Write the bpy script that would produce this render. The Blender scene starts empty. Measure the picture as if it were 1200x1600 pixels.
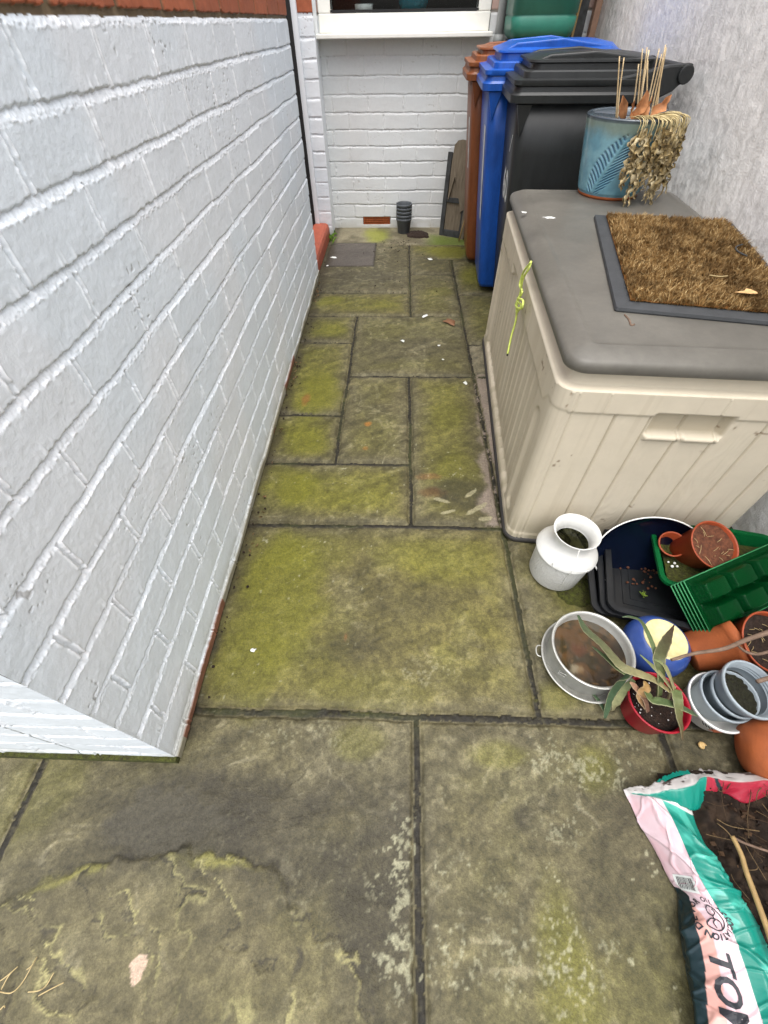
import bpy, math, random
import numpy as np
from mathutils import Vector, Matrix
random.seed(7)
RNG = np.random.RandomState(11)
C = bpy.context.scene.collection
R_ = math.radians

# ------------------------------------------------------------ camera, world, sun, exposure
F_PX, PITCH, YAW, ROLL, CAM_H = 649.3139, 0.8778, -0.0426, -0.0171, 1.0933
def cam_axes():
    cp, sp = math.cos(PITCH), math.sin(PITCH)
    fw = np.array([math.sin(YAW)*cp, math.cos(YAW)*cp, -sp]); r = np.array([math.cos(YAW), -math.sin(YAW), 0.])
    u = np.cross(r, fw)
    return r*math.cos(ROLL)+u*math.sin(ROLL), -r*math.sin(ROLL)+u*math.cos(ROLL), fw
AR, AU, AF = cam_axes()
def G(u, v, z=0.):                      # photograph pixel -> point on the level z (used to read real positions)
    d = AF + (u-600)/F_PX*AR - (v-800)/F_PX*AU
    t = (z-CAM_H)/d[2]
    return np.array([t*d[0], t*d[1], z])
cam = bpy.data.cameras.new('camera'); co = bpy.data.objects.new('camera', cam); C.objects.link(co)
co.matrix_world = Matrix(((AR[0], AU[0], -AF[0], 0), (AR[1], AU[1], -AF[1], 0), (AR[2], AU[2], -AF[2], CAM_H), (0, 0, 0, 1)))
cam.sensor_fit = 'VERTICAL'; cam.sensor_height = 24; cam.lens = F_PX/1600*24
cam.clip_start = 0.02; cam.clip_end = 300
bpy.context.scene.camera = co

SUN_EL, SUN_AZ = R_(74), R_(176)        # azimuth clockwise from +Y
w = bpy.data.worlds.new('World'); bpy.context.scene.world = w; w.use_nodes = True
wn = w.node_tree; wn.nodes.clear()
wo = wn.nodes.new('ShaderNodeOutputWorld'); wb = wn.nodes.new('ShaderNodeBackground'); ws = wn.nodes.new('ShaderNodeTexSky')
ws.sky_type = 'NISHITA'; ws.sun_disc = False; ws.sun_elevation = SUN_EL; ws.sun_rotation = SUN_AZ
ws.air_density = 1.0; ws.dust_density = 4.0; ws.ozone_density = 0.6
wh = wn.nodes.new('ShaderNodeHueSaturation'); wh.inputs['Saturation'].default_value = 0.28
wb.inputs[1].default_value = 0.15
wn.links.new(ws.outputs[0], wh.inputs['Color']); wn.links.new(wh.outputs[0], wb.inputs[0]); wn.links.new(wb.outputs[0], wo.inputs[0])
sl = bpy.data.lights.new('sun', 'SUN'); sl.energy = 0.9; sl.angle = R_(75); sl.color = (1.0, 0.965, 0.92)
so = bpy.data.objects.new('sun', sl); C.objects.link(so)
sd = Vector((math.sin(SUN_AZ)*math.cos(SUN_EL), math.cos(SUN_AZ)*math.cos(SUN_EL), math.sin(SUN_EL)))
so.rotation_euler = sd.to_track_quat('Z', 'Y').to_euler(); so.location = (0, -3, 6)
sc = bpy.context.scene
sc.view_settings.view_transform = 'Standard'; sc.view_settings.look = 'None'
sc.view_settings.gamma = 1; sc.view_settings.use_curve_mapping = False
sc.view_settings.exposure = 1.2

# ------------------------------------------------------------ helpers
def srgb(r, g, b):
    f = lambda c: (c/255/12.92) if c/255 <= 0.04045 else ((c/255+0.055)/1.055)**2.4
    return np.array([f(r), f(g), f(b)])
_T = [np.random.RandomState(s).rand(256, 256) for s in range(24)]
def vn(x, y, s=0):
    t = _T[s % 24]; x = np.asarray(x, float)+s*17.3; y = np.asarray(y, float)+s*9.1
    xi = np.floor(x).astype(int); yi = np.floor(y).astype(int); fx = x-xi; fy = y-yi
    fx = fx*fx*(3-2*fx); fy = fy*fy*(3-2*fy)
    a = t[xi & 255, yi & 255]; b = t[(xi+1) & 255, yi & 255]; c = t[xi & 255, (yi+1) & 255]; d = t[(xi+1) & 255, (yi+1) & 255]
    return (a*(1-fx)+b*fx)*(1-fy)+(c*(1-fx)+d*fx)*fy
def fbm(x, y, o=4, s=0, g=0.5):
    a, n, m = 0., 0., 1.
    for i in range(o):
        a = a+m*vn(x*2**i, y*2**i, s+i); n += m; m *= g
    return a/n
def sstep(a, b, x):
    t = np.clip((x-a)/(b-a), 0, 1); return t*t*(3-2*t)
def mix(a, b, t):
    t = np.asarray(t)[..., None] if np.ndim(t) else t
    return a*(1-t)+b*t

def new_obj(name, verts, faces, mat=None, parent=None, smooth=True, col=None, cap=None):
    me = bpy.data.meshes.new(name)
    verts = np.asarray(verts, dtype=np.float32).reshape(-1, 3)
    if isinstance(faces, np.ndarray):
        n = faces.shape[1]; nf = faces.shape[0]
        me.vertices.add(len(verts)); me.vertices.foreach_set('co', verts.ravel())
        me.loops.add(nf*n); me.loops.foreach_set('vertex_index', faces.ravel().astype(np.int32))
        me.polygons.add(nf); me.polygons.foreach_set('loop_start', np.arange(0, nf*n, n, dtype=np.int32))
        me.update(calc_edges=True)
    else:
        me.from_pydata(verts.tolist(), [], [tuple(int(i) for i in f) for f in faces])
    if col is not None:
        at = me.color_attributes.new('Col', 'FLOAT_COLOR', 'POINT')
        c4 = np.ones((len(verts), 4), np.float32); c4[:, :3] = np.asarray(col).reshape(-1, 3); at.data.foreach_set('color', c4.ravel())
    if smooth: me.polygons.foreach_set('use_smooth', np.ones(len(me.polygons), bool))
    me.validate(); me.update()
    if mat: me.materials.append(mat)
    o = bpy.data.objects.new(name, me); C.objects.link(o)
    if parent is not None: o.parent = parent
    return o
def thing(name, label, cat, loc=(0, 0, 0), rot=(0, 0, 0), group=None, scale=1):
    o = bpy.data.objects.new(name, None); C.objects.link(o); o.empty_display_size = .05
    o.location = loc; o.rotation_euler = rot; o.scale = (scale,)*3
    o['label'] = label; o['category'] = cat
    if group: o['group'] = group
    return o
def tag(o, label, cat, group=None):
    o['label'] = label; o['category'] = cat
    if group: o['group'] = group
    return o
def struct(o, kind='structure'): o['kind'] = kind; return o
class MB:                               # collects pieces into one mesh
    def __init__(s): s.v = []; s.f = []; s.c = []; s.n = 0
    def add(s, v, f, c=None):
        v = np.asarray(v, float).reshape(-1, 3); s.v.append(v)
        for q in f: s.f.append(tuple(int(i)+s.n for i in q))
        s.c.append(np.tile(np.asarray(c if c is not None else (1, 1, 1), float).reshape(-1, 3), (len(v) if np.size(c if c is not None else 3) == 3 or c is None else 1, 1)))
        s.n += len(v)
    def build(s, name, mat, parent=None, smooth=True, color=False):
        return new_obj(name, np.concatenate(s.v), s.f, mat, parent, smooth, np.concatenate(s.c) if color else None)
def box_g(c, size, rot=None):
    v = np.array([[x, y, z] for x in (-.5, .5) for y in (-.5, .5) for z in (-.5, .5)])*np.array(size)
    if rot is not None: v = v@np.array(Matrix.Rotation(rot, 3, 'Z')).T if not isinstance(rot, np.ndarray) else v@rot.T
    return v+np.array(c), [(0, 1, 3, 2), (4, 6, 7, 5), (0, 4, 5, 1), (2, 3, 7, 6), (0, 2, 6, 4), (1, 5, 7, 3)]
def bevel(o, w=.003, seg=2):
    m = o.modifiers.new('bevel', 'BEVEL'); m.width = w; m.segments = seg; m.limit_method = 'ANGLE'; m.angle_limit = R_(40)
    return o
def lathe_g(prof, n=48, closed=False, wob=0., seed=0):
    prof = np.array(prof, float); a = np.arange(n)/n*2*np.pi
    k = 1+wob*np.sin(2*a+seed)
    v = np.stack([prof[:, None, 0]*np.cos(a)*k, prof[:, None, 0]*np.sin(a)*k, np.repeat(prof[:, 1:2], n, 1)], -1).reshape(-1, 3)
    f = []; m = len(prof)
    for i in range(m if closed else m-1):
        i2 = (i+1) % m
        for j in range(n): f.append((i*n+j, i*n+(j+1) % n, i2*n+(j+1) % n, i2*n+j))
    if not closed:
        if prof[0, 0] > 1e-6: f.append(tuple(range(n))[::-1])
        if prof[-1, 0] > 1e-6: f.append(tuple(range((m-1)*n, m*n)))
    return v, f
def lathe(name, prof, mat, parent=None, n=48, wob=0., seed=0, smooth=True):
    v, f = lathe_g(prof, n, False, wob, seed)
    o = new_obj(name, v, f, mat, parent, smooth)
    return o
def autosharp(o, deg=35):
    try:
        me = o.data; me.update()
        import bmesh
        bm = bmesh.new(); bm.from_mesh(me)
        bmesh.ops.remove_doubles(bm, verts=bm.verts, dist=1e-6)
        bmesh.ops.recalc_face_normals(bm, faces=bm.faces)
        for e in bm.edges:
            if len(e.link_faces) == 2 and e.calc_face_angle(0) > R_(deg): e.smooth = False
        bm.to_mesh(me); bm.free()
    except Exception as ex: print('sharp', ex)
    return o
def tube_g(pts, rad, n=8, caps=True):
    pts = np.asarray(pts, float); m = len(pts); rad = np.broadcast_to(rad, (m,))
    t = np.gradient(pts, axis=0); t /= np.linalg.norm(t, axis=1)[:, None]+1e-12
    up = np.array([0, 0, 1.]) if abs(t[0, 2]) < .9 else np.array([1., 0, 0])
    a = np.cross(t[0], up); a /= np.linalg.norm(a); v = []
    for i in range(m):
        a = a-t[i]*(a@t[i]); a /= np.linalg.norm(a)+1e-12; b = np.cross(t[i], a)
        for j in range(n):
            q = 2*np.pi*j/n; v.append(pts[i]+rad[i]*(math.cos(q)*a+math.sin(q)*b))
    f = [(i*n+j, i*n+(j+1) % n, (i+1)*n+(j+1) % n, (i+1)*n+j) for i in range(m-1) for j in range(n)]
    if caps: f += [tuple(range(n))[::-1], tuple(range((m-1)*n, m*n))]
    return np.array(v), f
def spl(pts, n=16):                     # catmull-rom
    p = np.asarray(pts, float); p = np.vstack([2*p[0]-p[1], p, 2*p[-1]-p[-2]]); out = []
    for i in range(1, len(p)-2):
        for t in np.linspace(0, 1, n, endpoint=False):
            out.append(.5*((2*p[i])+(-p[i-1]+p[i+1])*t+(2*p[i-1]-5*p[i]+4*p[i+1]-p[i+2])*t*t+(-p[i-1]+3*p[i]-3*p[i+1]+p[i+2])*t**3))
    out.append(p[-2]); return np.array(out)
def rring(w, d, r, n=6, inset=0., z=0., cx=None, cy=None):   # rounded rectangle from (0,0) to (w,d)
    x0, x1, y0, y1 = inset, w-inset, inset, d-inset; r = max(r-inset*.6, .002); o = []
    for (cx_, cy_, a0) in ((x1-r, y1-r, 0), (x0+r, y1-r, 90), (x0+r, y0+r, 180), (x1-r, y0+r, 270)):
        for k in range(n+1):
            a = R_(a0+90*k/n); o.append((cx_+r*math.cos(a), cy_+r*math.sin(a), z))
    return o
def loft_g(rings, cap0=True, cap1=True):
    n = len(rings[0]); v = np.array(rings, float).reshape(-1, 3); f = []
    for i in range(len(rings)-1):
        for j in range(n): f.append((i*n+j, i*n+(j+1) % n, (i+1)*n+(j+1) % n, (i+1)*n+j))
    if cap0: f.append(tuple(range(n))[::-1])
    if cap1: f.append(tuple(range((len(rings)-1)*n, len(rings)*n)))
    return v, f
def grid_faces(nu, nv):
    i = np.arange((nu-1)*(nv-1)); a = i//(nv-1); b = i % (nv-1); q = a*nv+b
    return np.stack([q, q+nv, q+nv+1, q+1], 1)
def frame_rot(d, up=(0, 0, 1)):
    return Vector(d).to_track_quat('Z', 'Y').to_euler()

# ------------------------------------------------------------ materials
def mat(name, color=(.5, .5, .5), rough=.6, spec=.5, attr=False, nscale=0, namt=.0, bscale=0, bstr=.0, metal=0., trans=0., ior=1.45,
        color2=None, ndetail=6, alpha=1., bdist=.002, rvar=0., coat=0., stretch=None, sss=0., n2=None):
    m = bpy.data.materials.new(name); m.use_nodes = True; nt = m.node_tree; N = nt.nodes; L = nt.links
    b = N['Principled BSDF']; b.inputs['Roughness'].default_value = rough; b.inputs['Metallic'].default_value = metal
    b.inputs['Specular IOR Level'].default_value = spec; b.inputs['IOR'].default_value = ior
    b.inputs['Transmission Weight'].default_value = trans; b.inputs['Alpha'].default_value = alpha
    b.inputs['Coat Weight'].default_value = coat
    color = tuple(color)
    b.inputs['Base Color'].default_value = (*color, 1)
    tc = N.new('ShaderNodeTexCoord'); src = tc.outputs['Object']
    if stretch is not None:
        mp = N.new('ShaderNodeMapping'); mp.inputs['Scale'].default_value = stretch; L.new(src, mp.inputs[0]); src = mp.outputs[0]
    out = None
    if attr:
        a = N.new('ShaderNodeAttribute'); a.attribute_name = 'Col'; out = a.outputs['Color']
    if nscale:
        n = N.new('ShaderNodeTexNoise'); n.inputs['Scale'].default_value = nscale; n.inputs['Detail'].default_value = ndetail
        n.inputs['Roughness'].default_value = .65; L.new(src, n.inputs['Vector'])
        mr = N.new('ShaderNodeMapRange'); mr.inputs[1].default_value = .3; mr.inputs[2].default_value = .7; L.new(n.outputs['Fac'], mr.inputs[0])
        if color2 is not None and not attr:
            mx = N.new('ShaderNodeMix'); mx.data_type = 'RGBA'; mx.inputs[6].default_value = (*color, 1); mx.inputs[7].default_value = (*tuple(color2), 1)
            L.new(mr.outputs[0], mx.inputs[0]); out = mx.outputs[2]
        else:
            mr.inputs[3].default_value = 1-namt; mr.inputs[4].default_value = 1+namt
            mx = N.new('ShaderNodeMix'); mx.data_type = 'RGBA'; mx.blend_type = 'MULTIPLY'; mx.inputs[0].default_value = 1
            if out: L.new(out, mx.inputs[6])
            else: mx.inputs[6].default_value = (*color, 1)
            L.new(mr.outputs[0], mx.inputs[7]); out = mx.outputs[2]
        if rvar:
            r2 = N.new('ShaderNodeMapRange'); r2.inputs[3].default_value = rough-rvar; r2.inputs[4].default_value = rough+rvar
            L.new(n.outputs['Fac'], r2.inputs[0]); L.new(r2.outputs[0], b.inputs['Roughness'])
    if n2:
        q = N.new('ShaderNodeTexNoise'); q.inputs['Scale'].default_value = n2[0]; q.inputs['Detail'].default_value = 4; q.inputs['Roughness'].default_value = .75; L.new(src, q.inputs['Vector'])
        qr = N.new('ShaderNodeMapRange'); qr.inputs[1].default_value = .32; qr.inputs[2].default_value = .68; qr.inputs[3].default_value = 1-n2[1]; qr.inputs[4].default_value = 1+n2[1]; L.new(q.outputs['Fac'], qr.inputs[0])
        qm = N.new('ShaderNodeMix'); qm.data_type = 'RGBA'; qm.blend_type = 'MULTIPLY'; qm.inputs[0].default_value = 1
        if out: L.new(out, qm.inputs[6])
        else: qm.inputs[6].default_value = (*color, 1)
        L.new(qr.outputs[0], qm.inputs[7]); out = qm.outputs[2]
    if out: L.new(out, b.inputs['Base Color'])
    if bscale:
        n2 = N.new('ShaderNodeTexNoise'); n2.inputs['Scale'].default_value = bscale; n2.inputs['Detail'].default_value = 5
        n2.inputs['Roughness'].default_value = .6; L.new(src, n2.inputs['Vector'])
        bp = N.new('ShaderNodeBump'); bp.inputs['Strength'].default_value = bstr; bp.inputs['Distance'].default_value = bdist
        L.new(n2.outputs['Fac'], bp.inputs['Height']); L.new(bp.outputs[0], b.inputs['Normal'])
    return m
M = {}
M['paving'] = mat('paving', attr=True, rough=.62, spec=.4, nscale=300, namt=.26, bscale=230, bstr=.9, bdist=.0022, rvar=.12, n2=(110, .26))
M['ground'] = mat('ground', srgb(70, 66, 50), .9, nscale=40, namt=.3, bscale=200, bstr=.5)
M['wallpaint'] = mat('wallpaint', attr=True, rough=.6, spec=.3, nscale=60, namt=.03, bscale=330, bstr=.38, bdist=.0013)
M['render'] = mat('render', attr=True, rough=.8, spec=.3, nscale=150, namt=.06, bscale=180, bstr=.6, bdist=.004)
M['redbrick'] = mat('redbrick', srgb(150, 78, 52), .85, nscale=8, color2=srgb(110, 60, 45), bscale=150, bstr=.5)
M['redpaint'] = mat('redpaint', srgb(172, 88, 64), .6, nscale=30, color2=srgb(138, 68, 50), bscale=120, bstr=.3)
M['pvc'] = mat('pvc', srgb(236, 234, 226), .35, nscale=12, namt=.05)
M['pvcdirt'] = mat('pvcdirt', srgb(214, 208, 196), .5, nscale=12, namt=.1)
M['dark'] = mat('dark', (.012, .012, .012), .6)
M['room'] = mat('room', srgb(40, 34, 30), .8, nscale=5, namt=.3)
M['boxbody'] = mat('boxbody', srgb(202, 192, 172), .5, spec=.4, nscale=14, namt=.05, bscale=420, bstr=.15, bdist=.0008)
M['boxattr'] = mat('boxattr', attr=True, rough=.5, spec=.4, nscale=14, namt=.05, bscale=420, bstr=.15, bdist=.0008)
M['boxlid'] = mat('boxlid', srgb(96, 93, 86), .42, spec=.5, nscale=5, namt=.2, n2=(60, .08), bscale=700, bstr=.2, bdist=.0006, rvar=.1)
M['boxbase'] = mat('boxbase', srgb(48, 46, 44), .6, nscale=20, namt=.2)
M['binblack'] = mat('binblack', srgb(34, 36, 36), .42, nscale=9, namt=.22, stretch=(3, 3, .7), n2=(60, .10), bscale=600, bstr=.25, bdist=.0006, rvar=.1)
M['binblue'] = mat('binblue', srgb(20, 78, 164), .32, nscale=9, namt=.22, stretch=(3, 3, .7), n2=(60, .10), bscale=600, bstr=.2, bdist=.0006, rvar=.1)
M['binbrown'] = mat('binbrown', srgb(122, 68, 34), .42, nscale=9, namt=.22, stretch=(3, 3, .7), n2=(60, .10), bscale=600, bstr=.2, bdist=.0006, rvar=.1)
M['rubber'] = mat('rubber', srgb(58, 60, 62), .6, nscale=30, namt=.2, bscale=300, bstr=.3)
M['tyre'] = mat('tyre', (.02, .02, .02), .8)
M['coir'] = mat('coir', attr=True, rough=.8, spec=.2)
M['attr_rough'] = mat('attr_rough', attr=True, rough=.85, spec=.25, bscale=200, bstr=.5)
M['attr_plastic'] = mat('attr_plastic', attr=True, rough=.38, spec=.5, bscale=40, bstr=.15, bdist=.004)
M['leaf'] = mat('leaf', attr=True, rough=.5, spec=.4, nscale=90, namt=.2, bscale=160, bstr=.3)
M['glaze'] = mat('glaze', attr=True, rough=.18, spec=.6, nscale=50, namt=.12, coat=.4)
M['terracotta'] = mat('terracotta', srgb(174, 94, 48), .7, nscale=22, color2=srgb(142, 74, 38), n2=(90, .12), bscale=220, bstr=.25)
M['terraplastic'] = mat('terraplastic', srgb(164, 74, 40), .45, nscale=22, color2=srgb(132, 58, 32), n2=(90, .12), bscale=220, bstr=.15)
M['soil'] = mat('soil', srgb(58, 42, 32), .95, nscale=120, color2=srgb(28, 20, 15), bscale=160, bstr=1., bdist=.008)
M['soilbrown'] = mat('soilbrown', srgb(120, 74, 50), .95, nscale=90, color2=srgb(70, 40, 28), bscale=140, bstr=1., bdist=.006)
M['white'] = mat('white', srgb(232, 232, 228), .35, nscale=30, namt=.05, bscale=330, bstr=.15)
M['whitedimple'] = mat('whitedimple', srgb(230, 230, 226), .35, nscale=30, namt=.05)
M['waterdark'] = mat('waterdark', srgb(66, 66, 34), .06, spec=.6, nscale=30, color2=srgb(40, 42, 20), bscale=20, bstr=.05)
M['zinc'] = mat('zinc', srgb(190, 190, 184), .42, metal=.55, nscale=26, namt=.16, bscale=90, bstr=.15)
M['rust'] = mat('rust', srgb(104, 74, 44), .12, nscale=38, color2=srgb(42, 32, 22), spec=.6)
M['blueglaze'] = mat('blueglaze', srgb(48, 74, 140), .3, nscale=26, namt=.16, coat=.3)
M['navyglaze'] = mat('navyglaze', srgb(6, 12, 28), .25, nscale=20, namt=.3, coat=.5)
M['cream'] = mat('cream', srgb(228, 218, 168), .6, nscale=26, color2=srgb(204, 188, 130), bscale=60, bstr=.3)
M['redplastic'] = mat('redplastic', srgb(150, 16, 36), .35, nscale=30, namt=.1)
M['greyplastic'] = mat('greyplastic', srgb(148, 158, 164), .4, nscale=26, namt=.1)
M['greydark'] = mat('greydark', srgb(84, 88, 92), .45, nscale=26, namt=.15)
M['traydark'] = mat('traydark', (.012, .013, .015), .3, nscale=26, namt=.3)
def greenmat(name, c, a):
    m = mat(name, c, .18, spec=.6, nscale=16, namt=.15)
    b = m.node_tree.nodes['Principled BSDF']; b.inputs['Transmission Weight'].default_value = a; b.inputs['IOR'].default_value = 1.15
    return m
M['greentray'] = greenmat('greentray', srgb(20, 128, 66), .88); M['greenedge_lit'] = greenmat('greenedge_lit', srgb(84, 164, 112), .4)  # lighter edge green paints in the gloss lines along the rims
M['greensolid'] = greenmat('greensolid', srgb(24, 120, 66), .6)
M['moss'] = mat('moss', srgb(78, 84, 24), .95, nscale=110, color2=srgb(40, 34, 18), bscale=180, bstr=1., bdist=.008)
M['twig'] = mat('twig', srgb(130, 108, 92), .8, nscale=40, color2=srgb(92, 74, 60), bscale=160, bstr=.4)
M['straw'] = mat('straw', srgb(176, 156, 112), .7, nscale=60, namt=.2)
M['cane'] = mat('cane', srgb(150, 124, 80), .65, nscale=60, namt=.2)
M['tank'] = mat('tank', srgb(40, 110, 92), .35, nscale=14, namt=.12, bscale=60, bstr=.1)
M['pipe'] = mat('pipe', srgb(150, 152, 150), .4, nscale=14, namt=.12)
M['oldwood'] = mat('oldwood', srgb(128, 116, 98), .85, nscale=26, color2=srgb(92, 82, 68), bscale=90, bstr=.6, stretch=(3, 3, .4))
M['tarwood'] = mat('tarwood', srgb(70, 72, 72), .8, nscale=26, color2=srgb(38, 38, 38), bscale=90, bstr=.5)
M['limecord'] = mat('limecord', srgb(206, 220, 110), .6, nscale=80, namt=.2)
M['print'] = mat('print', srgb(42, 44, 50), .5)
M['whiteprint'] = mat('whiteprint', srgb(216, 218, 214), .5, nscale=60, namt=.15)
M['snail'] = mat('snail', srgb(190, 160, 106), .35, nscale=200, namt=.2)
g = bpy.data.materials.new('windowglass'); g.use_nodes = True; b = g.node_tree.nodes['Principled BSDF']; b.inputs['Specular IOR Level'].default_value = .15
b.inputs['Transmission Weight'].default_value = 1; b.inputs['Roughness'].default_value = .02; b.inputs['IOR'].default_value = 1.40; b.inputs['Base Color'].default_value = (.7, .75, .75, 1)
M['glass'] = g
M['greyleaf'] = M['leaf']

exec_parts = True
# ============================================================ SETTING
# ---- paving (one heightfield; flags with riven surfaces, joints, stains)
T = dict(T1=.266, T2=.851, T3=1.148, T4=1.444, T5=1.743, T6=2.051, T7=2.349, T8=2.651, T9=2.928, T10=3.192, T11=2.623, T12=2.038)
FL = [  # x0, x1, y0, y1, tint, algae, riven, grey/dark
 (-.58, .358, .266, .851, 0, .75, .7), (.358, .96, .266, .851, 2, .35, .6), (.96, 1.2, .266, .851, 1, .2, .5),
 (-.806, .058, -.66, .266, 1, .25, 2.2), (.058, .638, -.66, .266, 2, .45, 1.0), (.638, 1.25, -.36, .266, 3, .1, .8), (-1.9, -.806, -.36, .266, 2, .4, .8),
 (-1.9, -.806, -1.3, -.36, 1, .3, .8), (.638, 1.25, -1.3, -.36, 1, .2, .8),
 (-.58, .055, .851, 1.148, 0, .7, .4), (.055, .358, .851, 1.743, 1, .5, .5), (-.58, -.233, 1.148, 1.444, 2, .8, .35), (-.233, .055, 1.148, 1.743, 1, .3, .35),
 (-.58, -.233, 1.444, 2.051, 2, .75, .4), (-.233, .358, 1.743, 2.349, 3, .25, .35), (-.58, -.233, 2.051, 2.349, 2, .6, .35),
 (.358, .9, 1.743, 2.038, 4, .0, .3), (.358, .9, 2.038, 2.623, 3, .35, .35), (-.62, .07, 2.349, 2.651, 0, .55, .35), (.07, .358, 2.349, 2.928, 1, .35, .35),
 (.07, .358, 2.928, 3.192, 3, .5, .35), (.358, .9, 2.623, 3.192, 3, .6, .35), (-.62, .07, 2.651, 3.46, 1, .05, .35), (.07, .9, 3.192, 3.46, 3, .9, .3),
 (.358, 1.2, .851, 1.743, 2, .2, .3), (.9, 1.2, 1.743, 3.46, 2, .2, .3)]
TINT = [srgb(94, 87, 58), srgb(89, 83, 60), srgb(96, 90, 66), srgb(84, 79, 57), srgb(146, 138, 118)]
GREYST, ALG, DARKST, LICH = srgb(122, 116, 94), srgb(112, 111, 30), srgb(54, 50, 40), srgb(158, 156, 128)
def ground_arrays(X, Y):
    wx = X+.004*(fbm(X*9, Y*9, 3, 1)-.5)*2; wy = Y+.004*(fbm(X*9, Y*9, 3, 5)-.5)*2
    e = .0022*(fbm(X*120, Y*120, 3, 8)-.5)*2+.0016*(fbm(X*33, Y*33, 3, 18)-.5)*2-.003*sstep(.66, .74, fbm(X*22, Y*22, 3, 20))
    h = np.full(X.shape, -.011); col = np.zeros(X.shape+(3,)); col[:] = srgb(34, 31, 22)
    jn = fbm(X*160, Y*160, 2, 3); col *= (.6+.9*jn)[..., None]
    gm = sstep(.5, .75, fbm(X*5, Y*5, 3, 14)); col = mix(col, srgb(62, 66, 26), gm*.5)
    h += .0035*jn+.002*sstep(.5, .7, fbm(X*40, Y*40, 3, 16)); col = mix(col, srgb(96, 90, 66), sstep(.62, .74, fbm(X*130, Y*130, 2, 19))*.25)
    rid0 = fbm(X*3+2*fbm(X*2, Y*2, 2, 3), Y*3, 4, 6)
    f_lo = fbm(X*2.3, Y*2.3, 4, 2); f_mid = fbm(X*9, Y*9, 5, 4); f_hi = fbm(X*60, Y*60, 4, 9); f_st = fbm(X*11+Y*7, Y*34-X*20, 5, 12)
    spk = fbm(X*170, Y*170, 2, 15)
    alg_n = fbm(X*4.2, Y*4.2, 5, 17)
    for i, (x0, x1, y0, y1, ti, al, rv) in enumerate(FL):
        jw = .0055 if y0 > .8 else .007
        d = np.minimum(np.minimum(wx-x0, x1-wx), np.minimum(wy-y0, y1-wy))-jw+e
        m = d > 0
        if not m.any(): continue
        s = i*3.7
        edge = sstep(0, .010, d)
        # riven laminations: terraced, ridged
        qx, qy = X*3.1+s, Y*3.1-s
        base = fbm(qx+1.3*fbm(qx*1.1, qy*1.1, 2, i), qy*1.7+.6*fbm(qx*.8, qy*2, 3, i+2), 5, i+4)
        lv = base*9; fl = np.floor(lv); fr = lv-fl
        terr = (fl+sstep(.0, .22, fr))/9
        rel = rv*.005*(terr-.5)+rv*.002*(f_mid-.5)+.0022*(f_st-.5)+.0024*(f_hi-.5)+.0010*(spk-.5)
        tilt = .0025*((i*37 % 7)/7-.5)
        hh = -.011+edge*(.011+rel+tilt)-.003*(1-sstep(0, .03, d))
        h = np.where(m, hh, h)
        c = np.empty(X.shape+(3,)); c[:] = TINT[ti]*(0.9+.2*((i*53 % 11)/11))
        c = mix(c, GREYST, sstep(.46, .72, f_mid)*.4)
        c = mix(c, TINT[3]*.8, sstep(.5, .75, f_lo)*.55)
        edge_lit = sstep(.0, .12, fr)*(1-sstep(.16, .34, fr))
        c = mix(c, GREYST*1.2, edge_lit*.6*sstep(.38, .55, f_hi)*sstep(.38, .55, f_mid)); c = mix(c, DARKST, .45*min(rv, 1.3)*sstep(.07, .0, fr)*sstep(.35, .5, f_mid))  # relief highlights painted on ledge edges, plus a dark companion line
        ce = sstep(.0, .16 if y0 < .8 else .10, d)
        c = mix(c, TINT[2], (1-ce)*.45)
        c = mix(c, srgb(101, 95, 46), (al*(.95 if y0 < .8 else .7) if y0 > .25 else al*.25)*(.55+.45*sstep(.3, .6, alg_n))*sstep(-.02, .07, d))
        a = (al*.62 if y0 > .8 else al*.42)*sstep(.42, .66, alg_n*.7+.3*f_mid+.10*(1-np.abs((wx-x0)/(x1-x0)-.35)*1.2))*ce
        c = mix(c, ALG, np.clip(a, 0, .85))
        c *= (0.50+1.0*f_st)[..., None]*(0.50+1.0*f_hi)[..., None]*(.72+.56*spk)[..., None]
        col = np.where(m[..., None], c, col)
    slab = h > -.0075
    def blob(u, v, ru, rv_, c, k, rot=0, sft=.55, wob=.5, fine=9):
        nonlocal col
        g = G(u, v); dx, dy = X-g[0], Y-g[1]; cr, sr = math.cos(rot), math.sin(rot)
        q = np.sqrt(((dx*cr+dy*sr)/ru)**2+((-dx*sr+dy*cr)/rv_)**2)+wob*2*(fbm(X*fine, Y*fine, 4, int(u) % 13)-.5)
        t = (1-sstep(1-sft, 1+sft*.3, q))*k
        col = np.where(slab[..., None], mix(col, c*(0.8+.4*f_hi)[..., None], t), col)
    # algae (yellow-green), placed as in the photo
    for a in [(430, 930, .16, .22, .8), (380, 1050, .12, .12, .5), (470, 860, .2, .08, .45), (700, 880, .25, .1, .35), (560, 1080, .2, .06, .25),
              (460, 760, .10, .09, .9), (440, 735, .08, .05, .5), (540, 780, .2, .06, .35), (475, 690, .11, .10, .7), (500, 620, .1, .22, .85), (515, 470, .09, .07, .8), (600, 475, .12, .07, .35),
              (520, 515, .1, .09, .55), (700, 395, .17, .13, .8), (590, 366, .08, .10, .8), (740, 430, .14, .12, .6), (720, 740, .1, .14, .45), (700, 640, .1, .2, .3), (690, 455, .1, .09, .35),
              (860, 880, .03, .05, .3), (900, 935, .07, .06, .5), (870, 1090, .09, .05, .4), (930, 1200, .05, .06, .5), (790, 1180, .08, .03, .45), (880, 1480, .06, .14, .5),
              (560, 1160, .06, .04, .35), (60, 1250, .1, .1, .25)]:
        blob(a[0], a[1], a[2], a[3], ALG*(1.0), a[4]*.8)
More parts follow.
